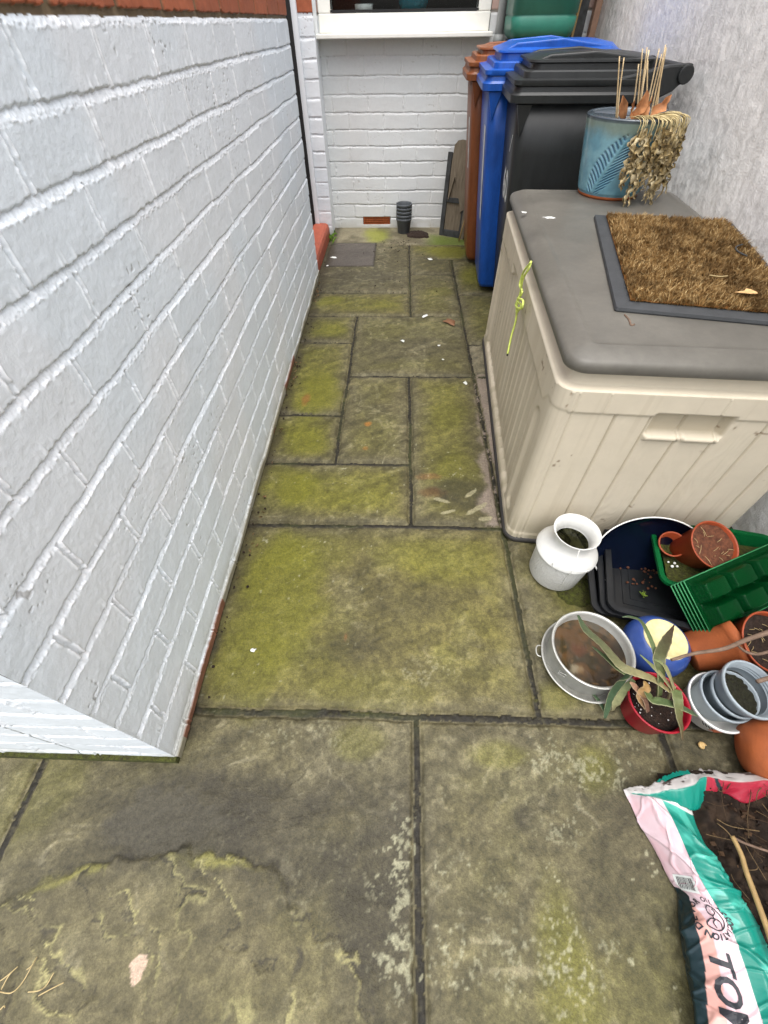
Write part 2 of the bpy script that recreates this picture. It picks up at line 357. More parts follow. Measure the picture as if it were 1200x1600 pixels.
    # dark damp patches
    for a in [(620, 940, .14, .09, .35), (545, 1010, .13, .06, .45), (720, 770, .12, .08, .8), (290, 1265, .2, .10, .9), (430, 1300, .18, .13, .8), (590, 1390, .12, .22, .85), (520, 1250, .12, .05, .5),
              (120, 1350, .18, .1, .45), (820, 1280, .03, .03, .6), (1000, 1400, .1, .18, .35), (1000, 1250, .12, .07, .3), (930, 960, .06, .07, .55), (560, 430, .25, .12, .5), (640, 600, .04, .05, .4),
              (40, 1500, .1, .12, .4), (330, 1010, .03, .05, .8), (900, 1060, .12, .04, .2), (560, 1500, .06, .12, .5), (650, 520, .2, .1, .2)]:
        blob(a[0], a[1], a[2], a[3], DARKST*(1.05), a[4]*.85)
    # lichen and lime blooms
    for a in [(900, 1200, .10, .05, .9), (880, 1290, .07, .05, .7), (640, 1450, .05, .18, 1.), (610, 1350, .05, .06, .6), (780, 1520, .2, .08, .55), (900, 1560, .04, .08, .6),
              (660, 1050, .14, .05, .4), (480, 1150, .14, .05, .4), (1000, 1160, .1, .03, .5), (880, 1010, .02, .05, .4), (760, 1400, .22, .14, .3), (500, 1380, .2, .2, .2)]:
        g = G(a[0], a[1]); q = np.sqrt(((X-g[0])/a[2])**2+((Y-g[1])/a[3])**2)+.8*(fbm(X*12, Y*12, 4, 6)-.5)*2
        dn = (1-sstep(.3, 1.3, q))*a[4]
        t = sstep(.64-.16*dn, .72-.16*dn, .4*spk+.6*fbm(X*70+9, Y*70, 4, 19, .7))*np.minimum(dn*1.4, 1)
        col = np.where(slab[..., None], mix(col, LICH*(.7+.6*f_hi)[..., None], t*.6), col)
    sp2 = vn(X*150, Y*150, 21)*vn(X*47, Y*47, 22)
    t = sstep(.70, .80, sp2)*(Y < 1.3)*.7*sstep(.35, .6, f_lo)
    col = np.where(slab[..., None], mix(col, LICH*1.1, t), col)
    # pale run beside the storage box, rust marks
    xb = .345+(Y-.82)*.066
    t = sstep(-.06, -.03, X-xb+.03*(fbm(X*20, Y*20, 3, 2)-.5)*2)*(Y > .84)*(Y < 1.76)*(X < .45)
    col = np.where(slab[..., None], mix(col, srgb(150, 136, 124)*(.75+.5*f_mid)[..., None], t*.75), col)
    for (u, v, a_, b_, c, k) in [(478, 624, .02, .045, srgb(146, 92, 48), .6), (575, 662, .018, .016, srgb(160, 104, 40), .7), (540, 996, .006, .014, srgb(128, 88, 52), .5), (668, 745, .05, .02, srgb(140, 96, 60), .4),
                                (675, 770, .05, .03, srgb(104, 72, 44), .5), (571, 700, .012, .012, srgb(164, 110, 40), .4)]:
        blob(u, v, a_, b_, c, k, wob=.35, fine=40)
    # the flaked arc and the sunken dark pool on the near-left flag
    pts = np.array([G(a/1.875, 1180+b/1.875)[:2] for a, b in [(-60, 470), (90, 380), (230, 322), (330, 300), (420, 284), (480, 296), (560, 292), (640, 290), (720, 300), (800, 352), (850, 420), (880, 470), (980, 530), (1060, 620), (1100, 700), (1130, 820)]])
    m3 = (X < .05) & (X > -.8) & (Y < .26) & (Y > -.65)
    if m3.any():
        px = X[m3]+.030*(fbm(X[m3]*22, Y[m3]*22, 5, 3, .6)-.5)*2; py = Y[m3]+.030*(fbm(X[m3]*22, Y[m3]*22, 5, 7, .6)-.5)*2
        best = np.full(px.shape, 9.); sgn = np.zeros(px.shape)
        for k in range(len(pts)-1):
            a, b_ = pts[k], pts[k+1]; ab = b_-a; tt = np.clip(((px-a[0])*ab[0]+(py-a[1])*ab[1])/(ab@ab), 0, 1)
            dx, dy = px-a[0]-tt*ab[0], py-a[1]-tt*ab[1]; dd = np.hypot(dx, dy)
            cr = ab[0]*(py-a[1])-ab[1]*(px-a[0]); up = dd < best
            best = np.where(up, dd, best); sgn = np.where(up, np.sign(cr), sgn)
        sdn = -best*sgn   # positive below the arc (towards the viewer)
        h3 = h[m3]; c3 = col[m3]
        lf_ = sstep(-.78, -.60, px)*sstep(-.12, -.24, px); h3 = h3+.0028*lf_*sstep(-.002, .006, sdn)*(1-.5*sstep(.05, .3, sdn))
        sa = px*.55-py*.83; sc_ = px*.83+py*.55; swirl = fbm(sc_*3.6+1.6*fbm(px*4, py*4, 4, 5), sa*1.5+1.0*fbm(px*5, py*5, 4, 9), 5, 10, .55); lv = (swirl*9) % 1; lvn = np.floor(swirl*9)
        h3 = h3+np.where(sdn > 0, .0030*sstep(0, .10, lv)*(1-lv*.9), 0)
        ed = np.exp(-((sdn-.008)/.009)**2)
        c3 = mix(c3, srgb(128, 124, 66), ed*.7*lf_*sstep(.4, .6, fbm(px*14, py*14, 3, 2)))
        c3 = mix(c3, DARKST*.75, np.exp(-((sdn+.004)/.005)**2)*.75*lf_*sstep(.3, .5, fbm(px*10, py*10, 3, 6)))
        c3 = mix(c3, srgb(116, 108, 78), sstep(.01, .05, sdn)*.2)
        c3 = mix(c3, srgb(146, 140, 96), np.where(sdn > .0, np.exp(-((lv-.12)/.06)**2), 0)*.8*sstep(.34, .5, fbm(px*9, py*9, 3, 4)))  # olive highlight painted along flake edges, dark line beside it
        c3 = mix(c3, DARKST*1.1, np.where(sdn > .0, np.exp(-((lv-.03)/.035)**2), 0)*.85*sstep(.30, .42, fbm(px*6, py*6, 3, 4)))
        # pool
        g0 = G(255, 1285); q = np.sqrt(((px-g0[0])/.135)**2+((py-g0[1])/.052)**2)+.5*(fbm(px*12, py*12, 4, 4)-.5)
        pl = (1-sstep(.8, .98, q))*(sdn < 0)
        stk = fbm(sc_*34, sa*6, 4, 13); c3 = c3*np.where(sdn > 0, (.66+.68*stk)*(.84+.32*((lvn*37 % 5)/4)), 1)[..., None]; c3 = mix(c3, srgb(72, 68, 56)*(0.6+.8*f_mid[m3])[..., None], pl*.7); h3 = h3-.002*pl
        h[m3] = h3; col[m3] = c3
    # pale flake
    g0 = G(218, 1508); q = np.sqrt(((X-g0[0])/.017)**2+((Y-g0[1])/.024)**2)+.9*(fbm(X*45, Y*45, 3, 4)-.5)
    t = (1-sstep(.75, .82, q)); col = mix(col, srgb(190, 166, 146), t*.9)
    # scuffs: pale streaks on the dark lower part of the flag by the box
    for (u, v, a_, b_, r) in [(690, 782, .035, .008, -.3), (745, 795, .05, .01, .6), (735, 772, .03, .008, .7), (700, 800, .03, .007, .3), (760, 810, .03, .01, .2)]:
        blob(u, v, a_, b_, srgb(158, 152, 120), .8, rot=r, wob=.5, fine=50, sft=.2)
    # concrete strip along the house wall, dark bedded cover
    cs = sstep(3.44, 3.46, wy)
    hc = .002+.014*sstep(3.46, 3.78, Y)+.004*(f_mid-.5)
    cc = mix(np.broadcast_to(srgb(138, 130, 106), col.shape).copy(), srgb(92, 86, 66), sstep(.4, .65, f_mid)*.8)*(0.8+.4*f_hi)[..., None]
    cc = mix(cc, srgb(140, 146, 46), (1-sstep(.3, 1.1, np.hypot((X+.16)/.12, (Y-3.62)/.2)+(f_mid-.5)))*.7)
    cc = mix(cc, srgb(100, 118, 34), sstep(.15, .28, X)*(1-sstep(3.55, 3.65, Y+.2*(f_mid-.5)))*.8)
    msk = Y > 3.45
    h = np.where(msk, hc, h); col = np.where(msk[..., None], cc, col)
    dq = np.maximum(np.abs(X+.335)/.165, np.abs(Y-3.27)/.215)+.03*(f_mid-.5)*2
    ins = dq < 1
    cv = np.broadcast_to(srgb(88, 82, 76), col.shape)*(0.75+.5*f_mid)[..., None]*(0.85+.3*f_hi)[..., None]
    col = np.where(ins[..., None], cv, col); rimd = np.exp(-((dq-1.0)/.045)**2)
    col = mix(col, srgb(48, 44, 34), rimd*.85*sstep(.3, .5, f_hi)); h = h-.003*rimd+.002*ins
    # dirt along foot of the walls
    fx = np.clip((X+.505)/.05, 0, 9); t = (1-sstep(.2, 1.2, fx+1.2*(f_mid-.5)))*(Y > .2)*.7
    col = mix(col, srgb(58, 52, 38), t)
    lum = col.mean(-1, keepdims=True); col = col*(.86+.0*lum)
    return h, np.clip(col, 0, 1)
xs = np.concatenate([np.arange(-1.9, -1.0, .012), np.arange(-1.0, 1.14, .0034), [1.2]])
ys = [-1.25]
while ys[-1] < 3.82:
    y = ys[-1]; ys.append(y+(.03 if y < -.5 else .0032 if y < .9 else .0032+.0022*(y-.9)))
ys = np.array(ys)
XX, YY = np.meshgrid(xs, ys, indexing='ij'); hh, cc = ground_arrays(XX, YY)
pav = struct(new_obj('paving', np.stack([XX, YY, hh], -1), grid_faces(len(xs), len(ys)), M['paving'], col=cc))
v = np.array([[-12, -12, -.02], [12, -12, -.02], [12, 12, -.02], [-12, 12, -.02]])
struct(new_obj('ground', v, [(0, 1, 2, 3)], M['ground'], smooth=False))

# ---- painted brick faces as real relief
PAINT, PAINTW_LIT = srgb(221, 225, 229), srgb(240, 240, 242)
def brick_relief(U, Z, z0, cz, bl, seed, top=9., drop=0., joint=.0115, depth=.0056, jit=.02, bare_below=-1):
    """returns outward offset and colour of a painted brick face; U along the wall"""
    wz = Z+drop*U+.004*(fbm(U*7, Z*9, 3, seed)-.5)*2+.0030*(fbm(U*95, Z*60, 3, seed+2)-.5)*2+.0016*(fbm(U*330, Z*200, 2, seed+12)-.5)*2
    k = np.floor((wz-z0)/cz); fz = (wz-z0)-k*cz              # 0..cz within the course, joint at the bottom of the course
    kk = k.astype(int)
    off = ((kk*7919+seed*31) % 97)/97*jit-jit/2+np.where(kk % 2 == 0, 0, bl/2)
    wu = U+.0025*(fbm(U*60, Z*60, 3, seed+3)-.5)*2+.003*(fbm(U*8, Z*8, 2, seed+4)-.5)*2
    cell = np.floor((wu-off)/bl); fu = (wu-off)-cell*bl
    vj = np.abs(np.where(fu > bl/2, fu-bl, fu))
    jr = .004*(vn(cell*1.7, kk*2.3, seed)-.5)
    jh = joint+jr*.5
    # bed joint: struck profile, flush at its foot and recessed under the brick above.  fz<jh is the joint of this course
    # (course's brick occupies fz in jh..cz); the joint's foot is the top of the brick below
    t = np.clip(fz/jh, 0, 1)
    bed = np.where(fz < jh, -depth*(.12+.88*t**1.4), 0)
    edge_up = sstep(0, .0025, fz-jh)                          # brick's lower arris
    edge_dn = sstep(0, .0045, cz-fz)                          # brick's rounded upper arris
    vjw = .0042+.002*(vn(cell*3.1, kk*1.3, seed+5)-.3)
    perp = -depth*.8*(1-sstep(vjw*.5, vjw, vj))*sstep(.25, .40, fbm(U*30, Z*30, 2, seed+7)+.2)
    face = .0018*(vn(cell*5.3+.5, kk*3.7+.5, seed+1)-.5)*2+.0012*(fbm(U*14, Z*14, 4, seed+6)-.5)*2+.0004*(fbm(U*140, Z*140, 3, seed+8)-.5)*2
    h = np.where(fz < jh, bed+.0011*(fbm(U*210, Z*210, 3, seed+9)-.5)*2, np.minimum(0, perp)+face-.0012*(1-edge_dn)-.001*(1-edge_up))
    lip = np.exp(-((vj-vjw*1.15)/.0019)**2)*.0022*sstep(.30, .5, fbm(U*60, Z*60, 3, seed+4))
    lip2 = np.exp(-((cz-fz-.0016)/.0017)**2)*.0020*sstep(.42, .58, fbm(U*150, Z*40, 3, seed+10))
    h = h+np.where(fz < jh, 0, lip+lip2)
    col = np.empty(U.shape+(3,)); col[:] = PAINT
    brickt = vn(cell*7.1+.5, kk*9.7+.5, seed+3)
    col = col*(1+.05*(brickt-.5))[..., None]; col = mix(col, PAINTW_LIT, np.where(fz < jh, .15, 0)+np.clip((lip+lip2)*600, 0, .55))  # bed joints tinted whiter for skylight on their slopes; lips get white crust
    col = mix(col, col*np.array([.95, 1.0, 1.03]), sstep(.4, .6, fbm(U*3, Z*3, 2, seed))*.6)
    drp = sstep(.66, .72, fbm(U*120, Z*14, 3, seed+15))*sstep(.030, .0, fz-jh+.004)*(fz > jh)*sstep(.5, .6, fbm(U*11, Z*11, 2, seed+16)); h = h+.0013*drp; col = mix(col, PAINTW_LIT, drp*.35)
    blk = sstep(.84, .9, vn(U*220, kk*3.3, seed+17))*np.exp(-((fz-jh)/.0022)**2)*sstep(.45, .6, fbm(U*8, Z*8, 2, seed+18)); col = mix(col, srgb(70, 62, 54), blk*.8)
    pits = sstep(.86, .90, vn(U*150, Z*150, seed+11))*sstep(.70, .8, vn(U*9, Z*9, seed+12))
    h = h-.0015*pits; col = mix(col, srgb(120, 112, 100), pits*.5)
    dirt = sstep(.09, .0, Z)*sstep(.35, .7, fbm(U*14, Z*24, 4, seed+13)+.1)
    col = mix(col, srgb(138, 132, 100), dirt*.6)
    return h, col, kk, fz, cell, fu
def bare(h, col, U, Z, t, kk, fz, cell, fu, bl, seed):
    # bare red brick over a dirty recessed bed above the paint line (t = height above that line)
    bc = mix(np.broadcast_to(srgb(172, 98, 68), col.shape).copy(), srgb(148, 84, 60), vn(cell*3.3, kk*2.1, seed))*(0.8+.4*fbm(U*60, Z*60, 4, seed))[..., None]
    mc = np.broadcast_to(srgb(112, 96, 74), col.shape)*(0.65+.7*fbm(U*70, Z*70, 4, seed+2))[..., None]
    w_ = t+.0025*(fbm(U*110, Z*50, 3, seed+5)-.5)*2
    isb = (w_ > .010) & ((fu > .009) & (fu < bl-.009))
    hb = np.where(isb, .0015*(fbm(U*90, Z*90, 3, 3)-.5), -.008+.003*fbm(U*80, Z*80, 3, 4))
    a = w_ > 0
    return np.where(a, hb, h), np.where(a[..., None], np.where(isb[..., None], bc, mc), col)

# ---- left side wall of the extension
def lx(Y): return -.488-.0125*(Y-.16)
ZT = 1.26
ys = [.16]
while ys[-1] < 2.9: ys.append(min(2.9, ys[-1]+.0016+.0016*max(ys[-1]-.5, 0)))
ys = np.array(ys); zs = np.concatenate([np.arange(0.008, ZT, .0017), [ZT]])
U, Z = np.meshgrid(ys, zs, indexing='ij')
CZ = .0815; Z0 = 1.0295-13*CZ-.014
h, col, kk, fz, cell, fu = brick_relief(U, Z, Z0, CZ, .2245, 3, drop=.009)
off2 = None
tt = Z+.009*U-(Z0+14*CZ+.006)
h, col = bare(h, col, U, Z, tt, kk, fz, cell, fu, .2245, 5)
# plinth: unpainted red edge at the very foot, with paint flaked off in places
ft = Z < .028+.012*(fbm(U*6, Z*0, 3, 9)-.5)*2
flk = ft & (((U > .2) & (U < .55)) | ((U > 1.6) & (U < 1.86)) | (fbm(U*5, Z*3, 3, 2) > .74))
h = np.where(ft, np.maximum(h, .0)+.006, h)
fc = np.broadcast_to(srgb(122, 84, 66), col.shape)*(0.7+.6*fbm(U*60, Z*60, 4, 1))[..., None]
col = np.where(flk[..., None], fc, np.where(ft[..., None], mix(col, srgb(120, 112, 86)*np.ones(3), .8), col))
fade = sstep(0, .007, U-.16); h = np.where(h < 0, h*fade, h)
X3 = lx(U)+h
wall = thing('brick_wall', 'long grey painted brick wall with white mortar lines running along the left of the path', 'wall', (-.6, .16, 0))
def W2(o):                              # parent keeping world place
    return o
def pobj(name, v, f, m, parent, smooth=True, col=None):
    v = np.asarray(v, float).reshape(-1, 3)-np.array(parent.location)
    return new_obj(name, v, f, m, parent, smooth, col)
pobj('painted_face', np.stack([X3, U, Z], -1), grid_faces(len(ys), len(zs)), M['wallpaint'], wall, col=col)
# end face
xs_ = np.concatenate([np.arange(-1.3, -.70, .006), np.arange(-.70, -.4885, .0025), [-.488]]); zs2 = np.concatenate([np.arange(.022, ZT, .003), [ZT]])
U2, Z2 = np.meshgrid(xs_, zs2, indexing='ij')
h, col, kk, fz, cell, fu = brick_relief(U2, Z2, Z0+.0015, CZ, .2245, 6, drop=0)
h, col = bare(h, col, U2, Z2, Z2+.0015-(Z0+14*CZ+.006), kk, fz, cell, fu, .2245, 5)
h = np.where(h < 0, h*sstep(0, .007, -.488-U2), h*sstep(0, .004, -.488-U2))
pobj('end_face', np.stack([U2, .16-h, Z2], -1), grid_faces(len(xs_), len(zs2))[:, ::-1], M['wallpaint'], wall, col=col*.96)  # same paint, dimmed in colour to hold back the brightly lit end
m = MB()
m.add(*box_g((-.90, .155+.01, .012), (.83, .03, .022)))   # damp course edge under the end face
o = m.build('plinth_edge', M['moss'], wall, False); o.location = -Vector(wall.location)
m = MB(); m.add(*box_g((-.93, 1.53, 1.44), (.86, 2.72, .36))); m.add(*box_g((-.95, 1.53, .62), (.80, 2.70, 1.25)))  # unseen upper block, kept low to let more light onto the right wall
o = m.build('wall_core', M['redbrick'], wall, False); o.location = -Vector(wall.location)

# ---- back (house) wall
house = thing('house_wall', 'white painted brick back wall of the house with a window at the end of the passage', 'wall', (0, 3.78, 0))
xs_ = np.arange(-.60, 1.22, .0042); zs2 = np.concatenate([np.arange(0.0, 1.3, .0035), [1.30]])
U2, Z2 = np.meshgrid(xs_, zs2, indexing='ij')
CB = .0836; ZB = .9133-11*CB-.004
h, col, kk, fz, cell, fu = brick_relief(U2, Z2, ZB, CB, .232, 9, depth=.006, joint=.010)
h, col = bare(h, col, U2, Z2, np.where(np.abs(U2) > .45, Z2-1.083, -1), kk, fz, cell, fu, .232, 7)
col = mix(col, srgb(214, 212, 204)*np.ones(3), .45)
hole = (U2 > -.495) & (U2 < .505) & (Z2 > .995)
h = np.where(hole, -.06, h)
holea = (U2 > -.285) & (U2 < -.075) & (Z2 > .036) & (Z2 < .086)
h = np.where(holea, -.03, h)
F_ = grid_faces(len(xs_), len(zs2))[:, ::-1]; F_ = F_[~hole.reshape(-1)[F_].any(1)]
pobj('painted_face', np.stack([U2, 3.78-h, Z2], -1), F_, M['wallpaint'], house, col=col)
m = MB()
for (x0, x1, z0, z1) in ((-2.6, -.502, 1.3, 3.0), (.512, 1.3, 1.3, 3.0), (-.502, .512, 2.2, 3.0)): m.add(*box_g(((x0+x1)/2, 3.90, (z0+z1)/2), (x1-x0, .24, z1-z0)))
m.add(*box_g((-1.6, 3.90, .65), (1.98, .24, 1.30)))
o = m.build('upper_brickwork', M['redbrick'], house, False); o.location = -Vector(house.location)
# window
win = thing('window', 'white framed kitchen window above the painted back wall', 'window', (0, 3.76, 1.0))
def wbox(c, s): return box_g((c[0], c[1]-3.76, c[2]-1.0), s)
m = MB(); m.add(*wbox((.005, 3.735, 1.003), (1.03, .13, .020))); bevel(m.build('sill', M['pvc'], win, False), .004)
m = MB(); m.add(*wbox((0.005, 3.80, 1.0515), (1.0, .07, .077))); m.add(*wbox((-.456, 3.80, 1.645), (.078, .07, 1.11))); m.add(*wbox((.466, 3.80, 1.645), (.078, .07, 1.11))); m.add(*wbox((.005, 3.80, 2.238), (1.0, .07, .076)))
bevel(m.build('frame', M['pvc'], win, False), .006, 3)
m = MB(); m.add(*wbox((.005, 3.768, 1.097), (.86, .006, .010))); m.add(*wbox((-.418, 3.768, 1.64), (.008, .006, 1.07))); m.add(*wbox((.428, 3.768, 1.64), (.008, .006, 1.07))); m.build('gasket', M['dark'], win, False)
m = MB(); m.add(*wbox((.005, 3.80, 1.645), (.86, .006, 1.12))); m.build('glass', M['glass'], win, False)
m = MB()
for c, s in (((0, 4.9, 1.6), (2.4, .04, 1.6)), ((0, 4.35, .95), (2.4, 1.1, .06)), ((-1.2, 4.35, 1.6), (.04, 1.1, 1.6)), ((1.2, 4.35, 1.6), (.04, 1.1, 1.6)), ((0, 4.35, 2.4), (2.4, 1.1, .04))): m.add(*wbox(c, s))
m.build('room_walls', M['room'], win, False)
m = MB(); m.add(*wbox((0, 3.93, 1.075), (.9, .18, .02))); m.build('inner_sill', M['oldwood'], win, False)
po = thing('ornament_pot', 'small white patterned pot on the inside window sill', 'pot', (-.235, 3.90, 1.086))
lathe('pot_body', [(.045, 0), (.052, .01), (.055, .036), (.048, .038), (.044, .012)], M['white'], po, 32)
po = thing('vase', 'teal glass vase standing on the inside window sill', 'vase', (.06, 3.93, 1.086))
lathe('vase_body', [(.07, 0), (.09, .04), (.075, .2), (.05, .28), (.045, .28), (.07, .18), (.08, .05)], mat('teal', srgb(30, 110, 124), .15), po, 32)
# air brick
v = MB()
v.add(*box_g((-.18, 3.800, .061), (.206, .012, .046)))
for i in range(10):
    v.add(*box_g((-.18-.0945+i*.021, 3.789, .061), (.0055, .018, .046)))
for z in (.040, .054, .068, .082): v.add(*box_g((-.18, 3.790, z), (.206, .014, .0045)))
ab = v.build('air_brick', M['terracotta'], house, False); ab.location = -Vector(house.location)
# pier by the door recess, red step, frame
pier = thing('brick_pier', 'narrow grey painted brick pier in the corner beside the door recess', 'pier', (-.56, 3.6, 0))
xs_ = np.concatenate([np.arange(-.60, -.504, .004), [-.503]]); U2, Z2 = np.meshgrid(xs_, zs2, indexing='ij')
h, col, kk, fz, cell, fu = brick_relief(U2+.07, Z2, ZB, CB, .36, 12, depth=.006)
h, col = bare(h, col, U2, Z2, Z2-1.083, kk, fz, cell, fu, .36, 8)
h = h*sstep(0, .006, -.503-U2)
pobj('painted_face', np.stack([U2, 3.6-h, Z2], -1), grid_faces(len(xs_), len(zs2))[:, ::-1], M['wallpaint'], pier, col=col)
m = MB(); v_, f_ = box_g((-.555, 3.6905, 1.50), (.100, .175, 3.0)); m.add(v_-np.array(pier.location), f_); bevel(m.build('core', mat('pierpaint', PAINT*1.02, .55, bscale=100, bstr=.3), pier, False), .004)
frm = thing('door_frame', 'white vertical door frame strip beside the black gap in the left corner', 'door frame', (-.6, 3.59, .1))
m = MB(); v_, f_ = box_g((-.604, 3.582, 1.1), (.032, .03, 2.0)); m.add(v_-np.array(frm.location), f_); bevel(m.build('frame_post', bpy.data.materials['pierpaint'], frm, False), .003)
m = MB(); v_, f_ = box_g((-.640, 3.57, 1.1), (.036, .03, 2.0)); m.add(v_-np.array(frm.location), f_); m.build('seal', M['dark'], frm, False)
m = MB(); v_, f_ = box_g((-.86, 3.62, 1.1), (.36, .04, 2.0)); m.add(v_-np.array(frm.location), f_); m.build('door_panel', M['pvcdirt'], frm, False)
st = thing('red_step', 'red painted tile step at the foot of the grey wall end', 'step', (-.57, 2.9, 0))
rings = []
for i, y in enumerate(np.linspace(0, .69, 14)):
    w_ = .001*math.sin(i*1.7)
    rings.append([(-.06, y, 0), (.045, y, 0), (.046+w_, y, .07), (.038+w_, y, .092), (.022, y, .100), (-.06, y, .102)])
bevel(new_obj('tread', *loft_g(rings), M['redpaint'], st, False), .004)

# ---- right boundary wall (rough render)
rw = thing('rendered_wall', 'tall rough white rendered boundary wall on the right', 'wall', (1.1, 0, 0))
ys_ = np.concatenate([np.arange(-1.6, .2, .03), np.arange(.2, 3.86, .006)]); zs2 = np.concatenate([np.arange(0, 1.5, .006), np.arange(1.5, 1.86, .05)])
U2, Z2 = np.meshgrid(ys_, zs2, indexing='ij')
n1 = fbm(U2*3, Z2*3, 4, 3); n2 = fbm(U2*34, Z2*16, 4, 7); n3 = fbm(U2*90, Z2*60, 3, 9)
h = .008*(n1-.5)+.0042*(n2-.5)+.0036*(n3-.5)
crk = np.exp(-((fbm(U2*4, Z2*6, 4, 15)-.5)/.003)**2)*sstep(.66, .74, fbm(U2*1.7, Z2*1.7, 3, 16)); h = h-.001*crk
col = np.broadcast_to(srgb(252, 249, 244), U2.shape+(3,)).copy()
col = mix(col, srgb(240, 236, 234), sstep(.4, .65, n1)*.5); col = mix(col, srgb(232, 230, 226), sstep(.5, .7, n2)*.6); col = mix(col, srgb(190, 184, 176), crk*.3)
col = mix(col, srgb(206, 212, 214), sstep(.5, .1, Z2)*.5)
sk = sstep(.70, .76, vn(U2*46, Z2*30, 6))*sstep(.55, .65, vn(U2*6, Z2*6, 8)); col = mix(col, srgb(190, 186, 180), sk*.15)
pobj('render_face', np.stack([1.100+.0075*U2-h, U2, Z2], -1), grid_faces(len(ys_), len(zs2))[:, ::-1], M['render'], rw, col=col)
m = MB(); v_, f_ = box_g((1.26, 1.1, .93), (.24, 5.5, 1.86)); m.add(v_-np.array(rw.location), f_); m.build('wall_core', M['redbrick'], rw, False)

# ============================================================ STORAGE BOX
BXO = (.358, .800); BXR = R_(-3.8); BW, BL = .63, 1.285; LZ = .6385
sb = thing('storage_box', 'large beige plastic storage box with a grey brown lid beside the path', 'storage box', (BXO[0], BXO[1], 0), (0, 0, BXR))
def bw(u, v, z):                        # box local -> world
    c, s = math.cos(BXR), math.sin(BXR); return np.array([BXO[0]+c*u-s*v, BXO[1]+s*u+c*v, z])
def gr(x, c, w_=.0022): return np.exp(-((x-c)/w_)**2)
def front_off(u, z):
    o = np.zeros(np.broadcast(u, z).shape)+.0
    band = sstep(.500, .504, z)
    o += .004*band
    o -= .003*(gr(u, .112)+gr(u, .36, .0016))*band+.0035*gr(u, .044, .0022)
    low = 1-band
    for c in (.142, .221, .302, .386, .475, .555): o -= .0065*gr(u, c, .0024)*low
    rec = sstep(.222, .236, u)*sstep(.402, .388, u)*sstep(.447, .453, z)*sstep(.512, .508, z); o -= .016*rec
    led = sstep(.224, .232, u)*sstep(.400, .392, u)*sstep(.434, .438, z)*sstep(.452, .447, z)*(1-.8*gr(u, .312, .004)); o += .008*led
    pl = sstep(.145, .150, u)*sstep(.472, .467, u)*low*sstep(.05, .06, z)
    # embossed wood grain on the middle planks
    k = np.floor((u-.142)/.082); uu = u-.142-k*.082
    q = fbm(u*9+k*3.1, z*2.2+k*5.7, 3, 4)*26+uu*60; o += .00028*pl*np.sin(q*6)*sstep(.35, .6, fbm(u*12+k, z*5, 3, 2))*(1-rec)*(1-led)
    o += .003*sstep(.042, .036, z)
    return o
def side_off(v, z):
    o = np.zeros(np.broadcast(v, z).shape)
    bandz = np.where(np.abs(v-.80) < .07, .505, .47)+.035*sstep(.10, .05, v)
    band = sstep(-.003, .003, z-bandz)
    o += .002*band
    pan = sstep(.155, .165, v)*sstep(1.17, 1.16, v)*(1-band)*sstep(.045, .052, z)
    o -= .014*pan
    vv = np.mod(v-.17, .062)
    o += pan*(.0045*np.exp(-((vv-.030)/.0036)**2))
    for c in (.096, 1.215):
        a = np.maximum(np.abs(v-c)-.0, 0); zz = np.clip(z, .085, .410); dd = np.hypot(v-c, z-zz)
        o -= .010*sstep(.030, .022, dd)
        o -= .003*band*(gr(v, .42, .002)+gr(v, 1.0, .002))
    o += .003*sstep(.042, .036, z)
    return o
rr = .035; per = []                     # perimeter samples: (x, y, nx, ny, side, param)
for u in np.concatenate([np.arange(rr, BW-rr, .0022)]): per.append((u, 0, 0, -1, 0, u))
for a in np.linspace(-90, 0, 10)[0:]: per.append((BW-rr+rr*math.cos(R_(a)), rr+rr*math.sin(R_(a)), math.cos(R_(a)), math.sin(R_(a)), 9, 0))
for v_ in np.arange(rr+.05, BL-rr, .05): per.append((BW, v_, 1, 0, 9, 0))
for a in np.linspace(0, 90, 8): per.append((BW-rr+rr*math.cos(R_(a)), BL-rr+rr*math.sin(R_(a)), math.cos(R_(a)), math.sin(R_(a)), 9, 0))
for u in np.arange(BW-rr-.05, rr, -.05): per.append((u, BL, 0, 1, 9, 0))
for a in np.linspace(90, 180, 8): per.append((rr+rr*math.cos(R_(a)), BL-rr+rr*math.sin(R_(a)), math.cos(R_(a)), math.sin(R_(a)), 9, 0))
for v_ in np.arange(BL-rr, rr, -.0042): per.append((0, v_, -1, 0, 1, v_))
for a in np.linspace(180, 270, 14)[:-1]: per.append((rr+rr*math.cos(R_(a)), rr+rr*math.sin(R_(a)), math.cos(R_(a)), math.sin(R_(a)), 8, a))
per = np.array(per); zb = np.concatenate([np.arange(.012, .556, .004), [.558]])
P, ZZ = np.meshgrid(np.arange(len(per)), zb, indexing='ij')
pe = per[P]; off = np.where(pe[..., 4] == 0, front_off(pe[..., 5], ZZ), np.where(pe[..., 4] == 1, side_off(pe[..., 5], ZZ), .002*sstep(.50, .51, ZZ)+.003*sstep(.042, .036, ZZ)))
off = off-.0035*np.where(pe[..., 4] == 8, gr(pe[..., 5], 262, 3), 0)
V = np.stack([pe[..., 0]+pe[..., 2]*off, pe[..., 1]+pe[..., 3]*off, ZZ], -1)
n0, n1 = V.shape[:2]; i = np.arange(n0*(n1-1)); a = i//(n1-1); b_ = i % (n1-1); a2 = (a+1) % n0
F = np.stack([a*n1+b_, a2*n1+b_, a2*n1+b_+1, a*n1+b_+1], 1)
cb_ = np.broadcast_to(srgb(202, 192, 172), V.shape).copy()
pu = np.where(pe[..., 4] == 0, pe[..., 5], pe[..., 5]+3); gro = sstep(-.0015, -.005, off)
